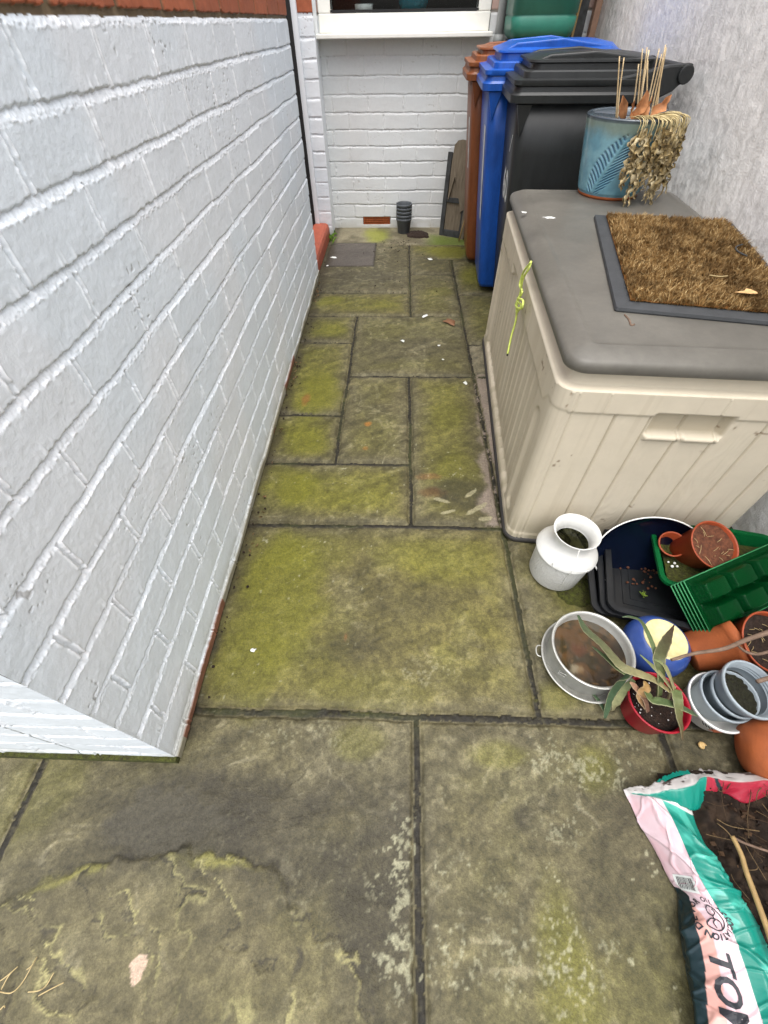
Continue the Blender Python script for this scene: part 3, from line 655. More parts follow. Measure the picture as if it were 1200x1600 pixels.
cb_ = mix(cb_, srgb(150, 138, 112), gro*.45*(pe[..., 4] == 0)); cb_ = mix(cb_, srgb(150, 134, 108), (pe[..., 4] == 1)*.35*fbm(pu*12, ZZ*3, 4, 5))
cb_ = mix(cb_, srgb(132, 124, 96), sstep(.16, .02, ZZ)*sstep(.35, .65, fbm(pu*16, ZZ*10, 4, 3))*.5)
cb_ = mix(cb_, srgb(150, 136, 110), sstep(.60, .74, fbm(pu*38, ZZ*2.2, 4, 8))*.14); cb_ = mix(cb_, srgb(104, 78, 50), sstep(.78, .84, fbm(pu*40, ZZ*60, 3, 9))*sstep(.6, .7, fbm(pu*5, ZZ*5, 2, 3))*.7)
new_obj('body', V, F, M['boxattr'], sb, True, cb_)
new_obj('body_lip', *loft_g([rring(BW, BL, .04, 8, i_, z_) for i_, z_ in ((-.003, .552), (-.003, .5585), (.003, .561), (.020, .5615), (.022, .565), (.024, .600))], False, False), M['boxbody'], sb)
new_obj('base_rim', *loft_g([rring(BW, BL, .04, 6, i_, z_) for i_, z_ in ((-.006, 0.0), (-.010, .004), (-.010, .014), (-.004, .018), (.02, .018))]), M['boxbase'], sb)
LV = [(.018, .601), (.006, .599), (.000, .600), (-.002, .604), (-.002, .617), (.001, .6235), (.006, .6275), (.030, .6375), (.046, .6405), (.050, .6405), (.054, .6385), (.066, .6383), (.20, .6385)]
lid = new_obj('lid', *loft_g([[(x, y, z) for (x, y, z) in rring(BW, BL, .046, 10, i_, z_)] for i_, z_ in LV], False, True), M['boxlid'], sb)
# white splashes on the lid
def splat(name, x, y, z, r, mt, parent, seed=1, n=14, asp=1., h=.0012):
    rg = np.random.RandomState(seed); pts = []
    for k in range(n):
        q = 2*math.pi*k/n; rr_ = r*(.45+.75*rg.rand()); pts.append((x+rr_*math.cos(q)*asp, y+rr_*math.sin(q), z))
    v = [(x, y, z+h)]+[(a, b, c+h*.7) for a, b, c in pts]+[(x+(a-x)*1.08, y+(b-y)*1.08, c) for a, b, c in pts]
    f = [(0, 1+k, 1+(k+1) % n) for k in range(n)]+[(1+k, 1+n+k, 1+n+(k+1) % n, 1+(k+1) % n) for k in range(n)]
    return new_obj(name, v, f, mt, parent)
for k, (px_, r_, as_) in enumerate([((818, 335), .009, 1.2), ((857, 341), .010, 1.8)]):
    g = G(px_[0], px_[1], .637)
    tag(splat('bird_dropping', g[0], g[1], .6388 if k == 1 else .6428, r_, M['whiteprint'], None, k+3, asp=as_), ['small white splash on the rim of the box lid near the bins', 'wide white splash on the flat of the box lid near the blue pot'][k], 'dropping')

# lime cord hanging on the passage side
def PLN(u, v, P0, n):
    d = AF+(u-600)/F_PX*AR-(v-800)/F_PX*AU; o = np.array([0, 0, CAM_H]); n = np.array(n, float)
    return o+d*(((np.array(P0)-o)@n)/(d@n))
nL = np.array([math.cos(BXR), math.sin(BXR), 0]); nF = np.array([-math.sin(BXR), math.cos(BXR), 0])
cd = thing('cord', 'lime green knotted cord hanging down the side of the storage box', 'cord', tuple(PLN(828, 414, bw(-.014, 0, 0), nL)))
pts = np.array([PLN(u, v, bw(-.016-.004*k % .01, 0, 0), nL) for k, (u, v) in enumerate([(830, 408), (826, 420), (817, 436), (813, 458), (808, 475), (806, 500), (799, 525), (793, 553)])])
m = MB(); m.add(*tube_g(spl(pts)-np.array(cd.location), .0034, 8))
p2 = np.array([PLN(u, v, bw(-.020, 0, 0), nL) for (u, v) in [(829, 410), (818, 425), (812, 445), (816, 456), (810, 470), (814, 478), (807, 490)]]); m.add(*tube_g(spl(p2)-np.array(cd.location), .003, 8))
p3 = np.array([PLN(u, v, bw(-.022, 0, 0), nL) for (u, v) in [(809, 466), (817, 470), (815, 482), (806, 478), (809, 467)]]); m.add(*tube_g(spl(p3)-np.array(cd.location), .0032, 8))
m.build('cord_loop', M['limecord'], cd)
m = MB(); m.add(*tube_g([pts[-1]-np.array(cd.location), pts[-1]-np.array(cd.location)-np.array([0, 0, .006])], .003, 6)); m.build('cord_tip', M['dark'], cd)

# ============================================================ DOORMAT
NLm = np.array([.506, .998]); am = R_(-12.3); ML, MW = .707, .42
mt_ = thing('doormat', 'brown coir doormat with a black rubber edge lying on the box lid', 'doormat', (NLm[0], NLm[1], .6388), (0, 0, am))
new_obj('rubber_base', *loft_g([rring(MW, ML, .006, 3, i_, z_) for i_, z_ in ((0, 0), (-.001, .003), (.001, .009), (.026, .0125), (.034, .0125), (.05, .011))]), M['rubber'], mt_, False)
rg = np.random.RandomState(5); N_ = 42000
bx = .034+rg.rand(N_)*(MW-.062); by = .034+rg.rand(N_)*(ML-.060)
ln = .013+.008*rg.rand(N_); th = rg.rand(N_)*2*np.pi; clx = (fbm(bx*95, by*95, 2, 3)-.5); cly = (fbm(bx*95, by*95, 2, 8)-.5)
lean = np.stack([clx*1.9+.40*np.cos(th), cly*1.9+.40*np.sin(th)-.15], 1)*ln[:, None]*.9
w_ = .0007+.0006*rg.rand(N_); px_, py_ = -np.sin(th)*w_, np.cos(th)*w_
z0 = np.full(N_, .011)
v = np.stack([np.stack([bx-px_, by-py_, z0], 1), np.stack([bx+px_, by+py_, z0], 1), np.stack([bx+lean[:, 0]*.5+px_*.8, by+lean[:, 1]*.5+py_*.8, z0+ln*.62], 1), np.stack([bx+lean[:, 0]*.5-px_*.8, by+lean[:, 1]*.5-py_*.8, z0+ln*.62], 1),
              np.stack([bx+lean[:, 0]*1.1, by+lean[:, 1]*1.1, z0+ln*.95], 1)], 1)
base = np.arange(N_)*5
fq = np.stack([base, base+1, base+2, base+3], 1); ft_ = np.stack([base+3, base+2, base+4], 1)
ca = srgb(134, 104, 62); cb = srgb(212, 186, 136); cd_ = srgb(90, 66, 38)
t = rg.rand(N_); c = mix(np.broadcast_to(ca, (N_, 3)).copy(), cb, (t > .62)*.9*rg.rand(N_)); c = mix(c, cd_, sstep(.52, .7, fbm(bx*14, by*14, 3, 5))*.6)
c5 = np.repeat(c[:, None], 5, 1)
tri = np.concatenate([np.stack([base, base+1, base+2], 1), np.stack([base, base+2, base+3], 1), ft_])
new_obj('coir_pile', v, tri, M['coir'], mt_, False, c5)
fl_ = np.array([[.03, .03, .0115], [MW-.03, .03, .0115], [MW-.03, ML-.03, .0115], [.03, ML-.03, .0115]])
nx_, ny_ = 40, 66; gx, gy = np.meshgrid(np.linspace(.032, MW-.026, nx_), np.linspace(.032, ML-.024, ny_), indexing='ij')
new_obj('coir_backing', np.stack([gx, gy, .0135+.004*fbm(gx*60, gy*60, 3, 2)], -1), grid_faces(nx_, ny_), M['coir'], mt_, col=np.broadcast_to(srgb(96, 62, 26), gx.shape+(3,)))
# leaf flake and twigs on the mat and lid
g = G(1165, 462, .662)
lf = MB(); lp = [(-.03, .003), (-.01, .009), (.0, .012), (.006, .02), (.012, .012), (.020, .002), (.018, -.008), (.004, -.006)]
v = [(a, b, .004*math.sin(a*120)+.001) for a, b in lp]; v += [(a, b, z-.0008) for a, b, z in v]; n = len(lp)
lf.add(v, [tuple(range(n)), tuple(range(n, 2*n))[::-1]]+[(k, (k+1) % n, n+(k+1) % n, n+k) for k in range(n)])
o = lf.build('dry_leaf', mat('flake', srgb(204, 164, 112), .7, nscale=60, namt=.2), None, False); o.location = (g[0], g[1], .6665); tag(o, 'pale dry leaf lying on the near part of the doormat', 'leaf')
def stick(name, px, z, r, mt, label, cat, group=None, n=8, dz=None, taper=1., parent=None):
    P = np.array([G(u, v, z+(dz[k] if dz else 0)) for k, (u, v) in enumerate(px)]); S = spl(P, n); rad = np.linspace(r, r*taper, len(S))
    b = S[0].copy(); mm = MB(); mm.add(*tube_g(S-b, rad, 7)); o = mm.build(name, mt, parent); o.location = b
    if label: tag(o, label, cat, group)
    return o
stick('twig', [(976, 492), (983, 500), (986, 508), (991, 507)], .639, .0024, M['twig'], 'short bent twig on the box lid at the near corner of the doormat', 'twig')
stick('straw', [(1108, 430), (1125, 432), (1137, 431)], .668, .0012, M['straw'], 'thin pale straw lying across the middle of the doormat', 'straw')
stick('dead_vine', [(1146, 384), (1155, 392), (1165, 400), (1180, 425), (1200, 432), (1230, 450)], .646, .0028, mat('vine', srgb(88, 56, 44), .8), 'dark red brown dead vine between the lid and the rendered wall', 'vine', dz=[0, .01, 0, 0, .01, 0])
stick('dead_vine', [(1160, 382), (1150, 386), (1153, 393), (1167, 400)], .668, .002, M['tarwood'], 'curled dry tendril at the far right edge of the doormat', 'vine')

# ============================================================ BLUE GLAZED POT + DEAD PLANT
pc = np.array([.792, 1.985, 0]); HP = .218
pt = thing('glazed_pot', 'tall blue glazed pot with a pressed fern pattern standing on the box lid', 'pot', (pc[0], pc[1], .6388))
prof = [(.0, .0), (.088, .0), (.093, .004), (.094, .016)]
lathe('pot_foot', [(.0, 0), (.104, 0), (.107, .004), (.108, .010), (.0, .010)], M['terracotta'], pt, 64)
na = 420; nz = 170; A, Zp = np.meshgrid(np.linspace(0, 2*np.pi, na), np.linspace(0, 1, nz), indexing='ij')
RB, RT = .112, .149
rad = RB+(RT-RB)*Zp**1.0+.004*sstep(.0, .05, Zp)-.004
# fern relief: stem leaning, fronds
vd = math.atan2(0-pc[1], 0-pc[0])-.05
def fern(cen):
    s = (A-cen+np.pi) % (2*np.pi)-np.pi; xx = s*.128; zz = Zp*HP*1.08
    q = xx-(zz-.02)*.42+.052
    ww = np.abs(q); L_ = .050*np.sin(np.clip((zz+.02)/.235, 0, 1)*np.pi)**.7
    ph = (zz-ww*1.1+.25*ww*ww/.05)/.0135
    leafm = sstep(L_+.004, L_-.004, ww)*sstep(.004, .010, ww)*sstep(.004, .008, zz)*sstep(.205, .195, zz)
    return leafm*np.clip(.35+.8*np.cos(ph*2*np.pi), 0, 1), np.exp(-(q/.003)**2)*sstep(.19, .18, zz)*sstep(.0, .01, zz)
f1, s1 = fern(vd); f2, s2 = fern(vd+2.1); f3, s3 = fern(vd-2.1)
ff = np.maximum(np.maximum(f1, f2), f3); ss = np.maximum(np.maximum(s1, s2), s3)
rad = rad-.0034*ff+.001*ss
col = mix(np.broadcast_to(srgb(104, 152, 168), A.shape+(3,)).copy(), srgb(136, 180, 190), sstep(.4, .7, fbm(A*3, Zp*5, 4, 3))*.6)
col = mix(col, srgb(32, 78, 118), ff*.75); col = mix(col, srgb(126, 134, 112), sstep(.74, .93, Zp+.16*(fbm(A*4, Zp*6, 3, 7)-.5))*.75); col = mix(col, srgb(60, 70, 78), sstep(.965, .985, Zp)*.8)
vo = np.stack([rad*np.cos(A), rad*np.sin(A), .010+Zp*(HP-.010)], -1)
new_obj('pot_wall', vo, grid_faces(na, nz), M['glaze'], pt, col=col)
cR = srgb(62, 72, 80)
v, f = lathe_g([(RT-.0005, HP-.002), (RT, HP+.003), (RT-.006, HP+.006), (RT-.013, HP+.002), (RT-.016, HP-.03), (.10, .05), (.0, .05)], 64)
new_obj('pot_rim', v, f, M['glaze'], pt, col=np.broadcast_to(cR, (len(v), 3)))
v, f = lathe_g([(.0, HP-.045), (RT-.018, HP-.05)], 40); new_obj('pot_soil', v, f, M['soil'], pt)
pl = thing('dead_plant', 'withered plant with limp curled leaves drooping over the side of the blue pot', 'plant', (pc[0], pc[1], .637+HP))
rg = np.random.RandomState(3); m = MB()
def ribbon(mb, P, W, nrm_seed, c0, c1, crumple=.0, nw=3):
    P = np.asarray(P); n = len(P); t = np.gradient(P, axis=0); t /= np.linalg.norm(t, axis=1)[:, None]+1e-9
    out = []; cs = []
    ph = nrm_seed*1.3
    for i in range(n):
        a = np.cross(t[i], [math.cos(ph+i*crumple), math.sin(ph+i*crumple), .15]); a /= np.linalg.norm(a)+1e-9; b = np.cross(t[i], a)
        for j in range(nw):
            s = (j/(nw-1)-.5)*2
            out.append(P[i]+a*s*W[i]+b*abs(s)*W[i]*.5)
            cs.append(mix(np.array(c0), np.array(c1), min(1, max(0, .5+.5*math.sin(i*1.1+j+ph)))))
    f = [(i*nw+j, i*nw+j+1, (i+1)*nw+j+1, (i+1)*nw+j) for i in range(n-1) for j in range(nw-1)]
    v = np.array(out); mb.v.append(v); mb.f += [tuple(q+mb.n for q in x) for x in f]; mb.c.append(np.array(cs)); mb.n += len(v)
vd2 = math.atan2(-pc[1], -pc[0])
hangs = [(vd2+.12+.9*k/7, .13+.08*((k*5) % 4)/3) for k in range(8)]   # bundles over the near right rim
bund = []
for ba, bl_ in [(.26, .17), (.42, .225), (.60, .19), (.88, .215), (1.02, .25), (1.16, .20), (1.42, .21), (1.58, .18), (.74, .11)]:
    bund.append((vd2+ba, bl_))
st_ = MB()
for k, (a0, L_) in enumerate(bund):
    for j in range(7):
        a = a0+rg.randn()*.035; rr_ = RT+.003+.024*rg.rand()
        o_ = np.array([math.cos(a), math.sin(a), 0]); s0 = np.array([math.cos(a+rg.randn()*.5), math.sin(a+rg.randn()*.5), 0])*(.03+.05*rg.rand())
        ll = L_*(.65+.4*rg.rand()); st0 = .04+.26*rg.rand()**2
        top = .004+.008*rg.rand()
        ctrl = [s0+[0, 0, -.03], s0*.5+o_*RT*.5+[0, 0, top], o_*rr_+[0, 0, .008], o_*(rr_+.008)+[0, 0, -ll*st0]]
        st_.add(*tube_g(spl(ctrl, 5), .0008+.0006*rg.rand(), 5), c=mix(srgb(214, 198, 150), srgb(170, 150, 104), rg.rand()))
        nn = 26; P = []; W = []; ph = rg.rand()*9
        for q in range(nn):
            s = q/(nn-1); rad_ = rr_+.008+.010*math.sin(s*9+ph)*s+.010*rg.rand()*s
            P.append(np.array([math.cos(a+.05*math.sin(s*11+ph))*rad_, math.sin(a+.05*math.sin(s*11+ph))*rad_, -ll*(st0+(1-st0)*s)])+rg.randn(3)*.0022)
            W.append((.002+.0090*math.sin(math.pi*min(1, s*1.0)**.7))*(.5+.8*rg.rand()))
        ribbon(m, P, W, rg.rand()*6, mix(srgb(208, 188, 140), srgb(150, 126, 78), rg.rand()), mix(srgb(70, 54, 30), srgb(232, 218, 180), rg.rand()**2*.9), crumple=.55+.5*rg.rand(), nw=4)
m.build('withered_leaves', M['leaf'], pl, True, True); st_.build('limp_stems', M['leaf'], pl, True, True)
m = MB()
for (b0, t0) in [((975, 170), (968, 88)), ((976, 168), (975, 90)), ((994, 160), (998, 100)), ((1000, 168), (1004, 76)), ((1000, 170), (1011, 74)), ((1003, 168), (1014, 78)), ((1010, 166), (1012, 95)), ((1012, 165), (1030, 76)), ((1016, 164), (1040, 70)), ((1016, 165), (1041, 74)), ((1010, 168), (1034, 84)), ((1024, 163), (1036, 90)), ((1004, 172), (1009, 90))]:
    a = np.array([pc[0]+(b0[0]-992)*.0026, pc[1]-.05+.06*rg.rand(), .637+HP-.04])
    # foot at the pot's soil, tip above it on the sight of the photograph
    d = AF+(t0[0]-600)/F_PX*AR-(t0[1]-800)/F_PX*AU; tt = a[1]/d[1]; tip = np.array([tt*d[0], a[1], CAM_H+tt*d[2]])
    P = [a, a*.5+tip*.5+rg.randn(3)*.0015, tip]; m.add(*tube_g(spl(np.array(P)-np.array(pl.location), 4), np.linspace(.0028, .0018, 9), 6), c=mix(srgb(222, 200, 160), srgb(190, 164, 122), rg.rand()))
m.build('dry_stalks', M['leaf'], pl, True, True)
m = MB()
for (u, v_, s_) in [(972, 158, .03), (985, 152, .035), (990, 140, .028), (1000, 156, .03), (980, 166, .025)]:
    a = np.array([(u-988)*.0027, -.06-.02*rg.rand(), -.012]); P = [a+np.array([rg.randn()*.003+(u-985)*.0004*q, rg.randn()*.003, s_*2.3*q/7]) for q in range(8)]; m = MB()
    ribbon(m, P, [s_*(.55*math.sin(math.pi*(q+.6)/8))*(.6+.5*rg.rand()) for q in range(8)], .5*rg.randn(), srgb(196, 138, 92), srgb(150, 98, 62), .25, 5); m.build('curled_dead_leaf', M['leaf'], pl, True, True)

# ============================================================ WHEELED BINS
def make_bin(name, label, loc, rz, mtl, w=.43, d=.53, hz=.90, dome=.05, step=True):
    t = thing(name, label, 'bin', loc, (0, 0, rz), 'wheeled bins beside the storage box')
    def ring(x0, x1, hw, r, z, n=6):
        o = []
        for (cx_, cy_, a0) in ((x1-r, hw-r, 0), (x0+r, hw-r, 90), (x0+r, -hw+r, 180), (x1-r, -hw+r, 270)):
            for k in range(n+1): a = R_(a0+90*k/n); o.append((cx_+r*math.cos(a), cy_+r*math.sin(a), z))
        return o
    H = w/2
    rings = [ring(.115, d-.02, H-.05, .03, .03), ring(.105, d-.015, H-.043, .045, .05), ring(.07, d-.01, H-.03, .05, .35), ring(.035, d-.0, H-.018, .05, .70), ring(.018, d, H-.014, .045, hz-.03)]
    new_obj('bin_body', *loft_g(rings), mtl, t)
    # skirt under the rim with pointed corner gussets, as moulded
    rim = [ring(.004, d+.01, H-.006, .04, hz-.045), ring(-.012, d+.02, H+.006, .035, hz-.040), ring(-.014, d+.02, H+.008, .035, hz-.018), ring(-.004, d+.018, H+.002, .035, hz-.010), ring(.0, d+.018, H, .035, hz+.004)]
    autosharp(new_obj('bin_rim', *loft_g(rim), mtl, t), 25)
    for s in (-1, 1):
        m = MB()
        v = [(.018, s*(H-.004), hz-.045), (.075, s*(H-.004), hz-.045), (.045, s*(H-.016), hz-.14), (.018, s*(H-.02), hz-.045), (.075, s*(H-.02), hz-.045), (.045, s*(H-.024), hz-.14)]
        m.add(v, [(0, 1, 2), (3, 5, 4), (0, 2, 5, 3), (1, 4, 5, 2), (0, 3, 4, 1)])
        m.build('gusset', mtl, t, False)
    l0 = hz+.006
    L = [ring(-.004, d+.02, H+.004, .03, l0), ring(-.008, d+.02, H+.006, .03, l0+.004), ring(-.008, d+.02, H+.006, .03, l0+.016), ring(.026, d+.01, H-.014, .03, l0+.020),
         ring(.028, d+.0, H-.016, .03, l0+.036), ring(.034, d, H-.022, .03, l0+.040), ring(.056, d-.01, H-.05, .04, l0+.040), ring(.058, d-.01, H-.052, .04, l0+.046+dome*.3),
         ring(.044, d-.01, H-.045, .05, l0+.050+dome*.3), ring(.046, d-.01, H-.046, .05, l0+.056+dome*.3), ring(.10, d-.03, H-.09, .06, l0+.050+dome*.8), ring(.20, d-.09, H-.14, .06, l0+.050+dome)]
    autosharp(new_obj('bin_lid', *loft_g(L), mtl, t), 28)
    for s in (-1, 1):
        m = MB(); m.add(*loft_g([[(x, s*(H*.66+e), z) for x, z in ((.07, l0+.050+dome*.45), (.12, l0+.056+dome*.75), (d*.55, l0+.058+dome*.95), (d-.04, l0+.050+dome*.6), (d-.03, l0+.02), (.07, l0+.02))] for e in (-.012, .012)])); bevel(m.build('lid_rib', mtl, t, False), .006, 3)
    # hinge arms and handle tube
    for s in (-1, 1):
        m = MB()
        pr = [(d-.24, hz-.035), (d-.02, hz-.045), (d+.06, hz-.01), (d+.105, hz+.035), (d+.10, hz+.062), (d+.02, hz+.058), (d-.16, hz+.024)]
        m.add(*loft_g([[(x, s*(H-.018)+e, z) for x, z in pr] for e in (-.018, .022)]))
        bevel(m.build('hinge_arm', mtl, t, False), .006)
    m = MB(); m.add(*tube_g([(d+.082, -H-.012, hz+.034), (d+.082, H+.012, hz+.034)], .026, 20)); bevel(m.build('handle_bar', mtl, t, False), .003)
    for s in (-1, 1):
        v, f = lathe_g([(.0, -.024), (.07, -.024), (.098, -.018), (.1, 0), (.098, .018), (.07, .024), (.0, .024)], 28)
        o = new_obj('wheel', v, f, M['tyre'], t); o.location = (d-.03, s*(H+.0), .102); o.rotation_euler = (R_(90), 0, 0)
    m = MB(); m.add(*tube_g([(d-.03, -H, .102), (d-.03, H, .102)], .012, 10)); m.build('axle', M['tyre'], t)
    return t
b1 = make_bin('wheeled_bin', 'black wheeled bin with a scratched grey front beside the end of the storage box', (.445, 2.485, 0), R_(-3), M['binblack'], w=.44, d=.52, hz=.900, dome=.030)
b2 = make_bin('wheeled_bin', 'bright blue wheeled bin between the black bin and the brown bin', (.378, 2.84, 0), R_(-3), M['binblue'], w=.46, d=.56, hz=.905, dome=.048)
b3 = make_bin('wheeled_bin', 'brown wheeled bin nearest the back wall', (.345, 3.235, 0), R_(-2), M['binbrown'], w=.40, d=.54, hz=.905, dome=.022)

# lettering helper: text becomes a thin mesh
def text_geo(s, size=1., shear=0.):
    cu = bpy.data.curves.new('t', 'FONT'); cu.body = s; cu.size = size; cu.resolution_u = 3; cu.shear = shear; cu.offset = size*.028
    o = bpy.data.objects.new('t', cu); C.objects.link(o); dg = bpy.context.evaluated_depsgraph_get(); dg.update()
    me = bpy.data.meshes.new_from_object(o.evaluated_get(dg)); v = np.array([q.co[:] for q in me.vertices]); f = [tuple(p.vertices) for p in me.polygons]
    bpy.data.objects.remove(o); bpy.data.curves.remove(cu); bpy.data.meshes.remove(me); return v, f
def bin_front(t, y, z, d):              # point on a bin's tapering front (local): y across, z up
    x = np.interp(z, [.05, .35, .70, .875], [.105, .07, .035, .018]) if True else 0
    return x
v, f = text_geo('60', .16)
m = MB(); vv = []
for q in v: y = .135-q[0]; z = .535+q[1]; y_ = -(y); vv.append((bin_front(None, 0, z, 0)-.0022, -y_*1.0 - .0 if False else (-.175+ (q[0])), z))
# seen from the front (-x side), text must run towards -y
vv = [(bin_front(None, 0, .52+q[1], 0)-.0022, .02-q[0], .52+q[1]) for q in v]
m.add(vv, f); m.build('house_number', M['whiteprint'], b1, False)
m = MB(); m.add(*loft_g([[(bin_front(None, 0, z, 0)-.0015, y, z) for y, z in ((-.10, .70), (-.155, .76), (-.160, .757), (-.105, .697))], [(bin_front(None, 0, z, 0)-.0026, y, z) for y, z in ((-.10, .70), (-.155, .76), (-.160, .757), (-.105, .697))]])); m.build('scratch', M['whiteprint'], b1, False)
for bb, mm_, z0, z1, y0, y1 in ((b2, M['whiteprint'], .36, .74, -.165, -.09), (b3, M['whiteprint'], .50, .72, -.13, -.06)):
    m = MB(); rg = np.random.RandomState(int(z0*100)); n = 14; L_ = []; Rr = []
    for k in range(n+1):
        z = z0+(z1-z0)*k/n; x = bin_front(None, 0, z, 0)-.0018; L_.append((x, y0+.012*rg.rand(), z)); Rr.append((x, y1-.03*rg.rand(), z))
    v = L_+Rr; m.add(v, [(k, k+1, n+2+k, n+1+k) for k in range(n)]); m.build('worn_sticker', mm_, bb, False)

# ============================================================ BACK CORNER
tk = thing('water_tank', 'green plastic water tank standing behind the bins at the back wall', 'tank', (.74, 3.52, 0))
def rr2(w, d, r, z): return [(x-w/2, y-d/2, z) for x, y, _ in rring(w, d, r, 8)]
new_obj('tank_body', *loft_g([rr2(.28, .26, .05, .985), rr2(.32, .30, .06, 1.0), rr2(.335, .31, .06, 1.02), rr2(.34, .315, .06, 1.065), rr2(.330, .305, .06, 1.07), rr2(.330, .305, .06, 1.076), rr2(.34, .315, .06, 1.08), rr2(.35, .32, .06, 1.75), rr2(.30, .28, .06, 1.80)]), M['tank'], tk)
o = new_obj('tank_stand', *loft_g([rr2(.30, .28, .02, 0.016), rr2(.30, .28, .02, .985)]), M['tarwood'], tk, False)
pp = thing('downpipe', 'grey plastic downpipe on the wall right of the window', 'pipe', (.565, 3.735, 0))
m = MB(); m.add(*tube_g([(0, 0, .03), (0, 0, 3.0)], .024, 20)); m.build('pipe_run', M['pipe'], pp)
m = MB(); m.add(*tube_g([(0, 0, .95), (0, 0, 1.0)], .030, 20)); m.build('pipe_collar', M['pipe'], pp)
dp = thing('dark_post', 'dark upright post standing between the water tank and the rendered wall', 'post', (.985, 3.66, 0))
m = MB(); m.add(*box_g((0, 0, 1.0), (.075, .05, 1.97))); bevel(m.build('post', M['tarwood'], dp, False), .004)
cn = new_obj('bamboo_cane', *tube_g(spl([(.93, 3.55, .015), (.945, 3.58, .8), (.99, 3.615, 1.7)], 10), .0075, 8), M['cane']); tag(cn, 'pale bamboo cane leaning up beside the green water tank', 'cane')
ew = new_obj('wall_batten', *box_g((1.088, 3.70, 1.0), (.035, .05, 1.97)), mat('batten', srgb(150, 118, 98), .7, nscale=30, namt=.2), None, False); tag(bevel(ew), 'thin brown vertical batten in the corner where the back wall meets the rendered wall', 'batten')
# boards leaning by the brown bin
bd = thing('weathered_board', 'dark framed weathered board leaning on the back wall beside the brown bin', 'board', (.30, 3.64, 0), (R_(-7), 0, R_(-24)))
m = MB()
m.add(*box_g((.015, 0, .245), (.03, .022, .48))); m.add(*box_g((.165, 0, .245), (.03, .022, .48))); m.add(*box_g((.09, 0, .024), (.118, .022, .045))); m.add(*box_g((.09, 0, .225), (.118, .022, .03))); m.add(*box_g((.09, .004, .466), (.118, .022, .03)))
bevel(m.build('board_frame', M['tarwood'], bd, False), .003)
m = MB(); m.add(*box_g((.09, .006, .13), (.118, .012, .165))); m.add(*box_g((.09, .006, .345), (.118, .012, .21))); m.build('board_panel', M['oldwood'], bd, False)
b2d = thing('split_plank', 'pale split plank with a notched foot leaning in front of the dark board', 'plank', (.335, 3.618, .0), (R_(-8), 0, R_(-24)))
pol = [(.0, .22), (.03, .36), (.052, .31), (.085, .22), (.10, .16), (.125, .18), (.15, .22), (.16, .54), (.05, .552), (.02, .545), (.0, .52), (-.005, .40)]
v = [(x, 0, z) for x, z in pol]+[(x, -.016, z) for x, z in pol]; n = len(pol)
m = MB(); m.add(v, [tuple(range(n)), tuple(range(n, 2*n))[::-1]]+[(k, n+k, n+(k+1) % n, (k+1) % n) for k in range(n)]); m.build('plank_board', M['oldwood'], b2d, False)
m = MB(); m.add(*box_g((.14, -.008, .10), (.03, .014, .20))); m.build('plank_foot', M['oldwood'], b2d, False)
for k, (a, b_) in enumerate([((.435, 3.50, .01), (.485, 3.55, .22)), ((.475, 3.50, .01), (.495, 3.53, .12))]):
    o = new_obj('garden_cane', *tube_g([a, b_], .005, 7), M['cane']); tag(o, ['longer pale split cane leaning by the foot of the brown bin', 'shorter split cane right beside the foot of the brown bin'][k], 'cane')
# stack of small grey pots against the back wall
for k in range(5):
    t = thing('plant_pot', ['bottom grey pot of the nested stack against the back wall', 'second grey pot from the bottom of the stack against the back wall', 'middle grey pot of the nested stack against the back wall', 'fourth grey pot up in the stack against the back wall', 'topmost grey pot of the stack against the back wall'][k], 'pot', (.03, 3.685, .006+k*.022), (0, 0, 0), 'nested grey pots at the back wall')
    lathe('pot_shell', [(.0, 0), (.040, 0), (.043, .003), (.054, .085), (.058, .087), (.059, .100), (.056, .102), (.053, .098), (.050, .085), (.038, .006), (0, .006)], M['greydark'], t, 32)
# soil heap on the concrete
def heap(name, u, v, r, hgt, mt, label, cat, seed=1, z=0.006, asp=1.4):
    g = G(u, v); n = 46; q = np.linspace(-1.2, 1.2, n); a, b = np.meshgrid(q, q, indexing='ij'); rr_ = np.hypot(a, b)+.5*(fbm(a*2.5+seed, b*2.5, 4, seed)-.5)
    zz = hgt*(1-sstep(.2, 1.0, rr_))*(.4+1.2*fbm(a*7, b*7, 4, seed+2))-.014*sstep(.8, 1., rr_)
    o = new_obj(name, np.stack([a*r*asp, b*r, zz], -1), grid_faces(n, n), mt); o.location = (g[0], g[1], z); tag(o, label, cat); return o
heap('soil_heap', 652, 369, .085, .012, M['soil'], 'small heap of dark soil spilled on the concrete by the grey pots', 'soil', 3, z=.016, asp=1.1)
# crumbs of soil, paint chips, leaves: each stands on the flags
rg = np.random.RandomState(21)
def chip(name, u, v, r, mt, label, cat, seed, group=None, z=.0045, asp=1.5, h=.002):
    g = G(u, v); o = splat(name, 0, 0, 0, r, mt, None, seed, 9, asp, h); o.location = (g[0], g[1], z); o.rotation_euler = (0, 0, seed*1.3); tag(o, label, cat, group); return o
crumb = MB()
for k in range(170):
    if k < 70: g = G(628+rg.randn()*16, 381+rg.randn()*7)
    elif k < 110: g = G(rg.uniform(500, 700), rg.uniform(385, 460))
    else: yy = .25+2.5*rg.rand(); g = np.array([lx(yy)+.012+.018*abs(rg.randn()), yy, 0])
    r = .0015+.003*rg.rand(); crumb.add(*lathe_g([(0, 0), (r, .2*r), (r*.8, r), (0, r*1.2)], 6)); crumb.v[-1] = crumb.v[-1]+np.array([g[0], g[1], .003])
o = crumb.build('soil_crumbs', M['soil'], None); struct(o, 'stuff')
WL = M['whiteprint']
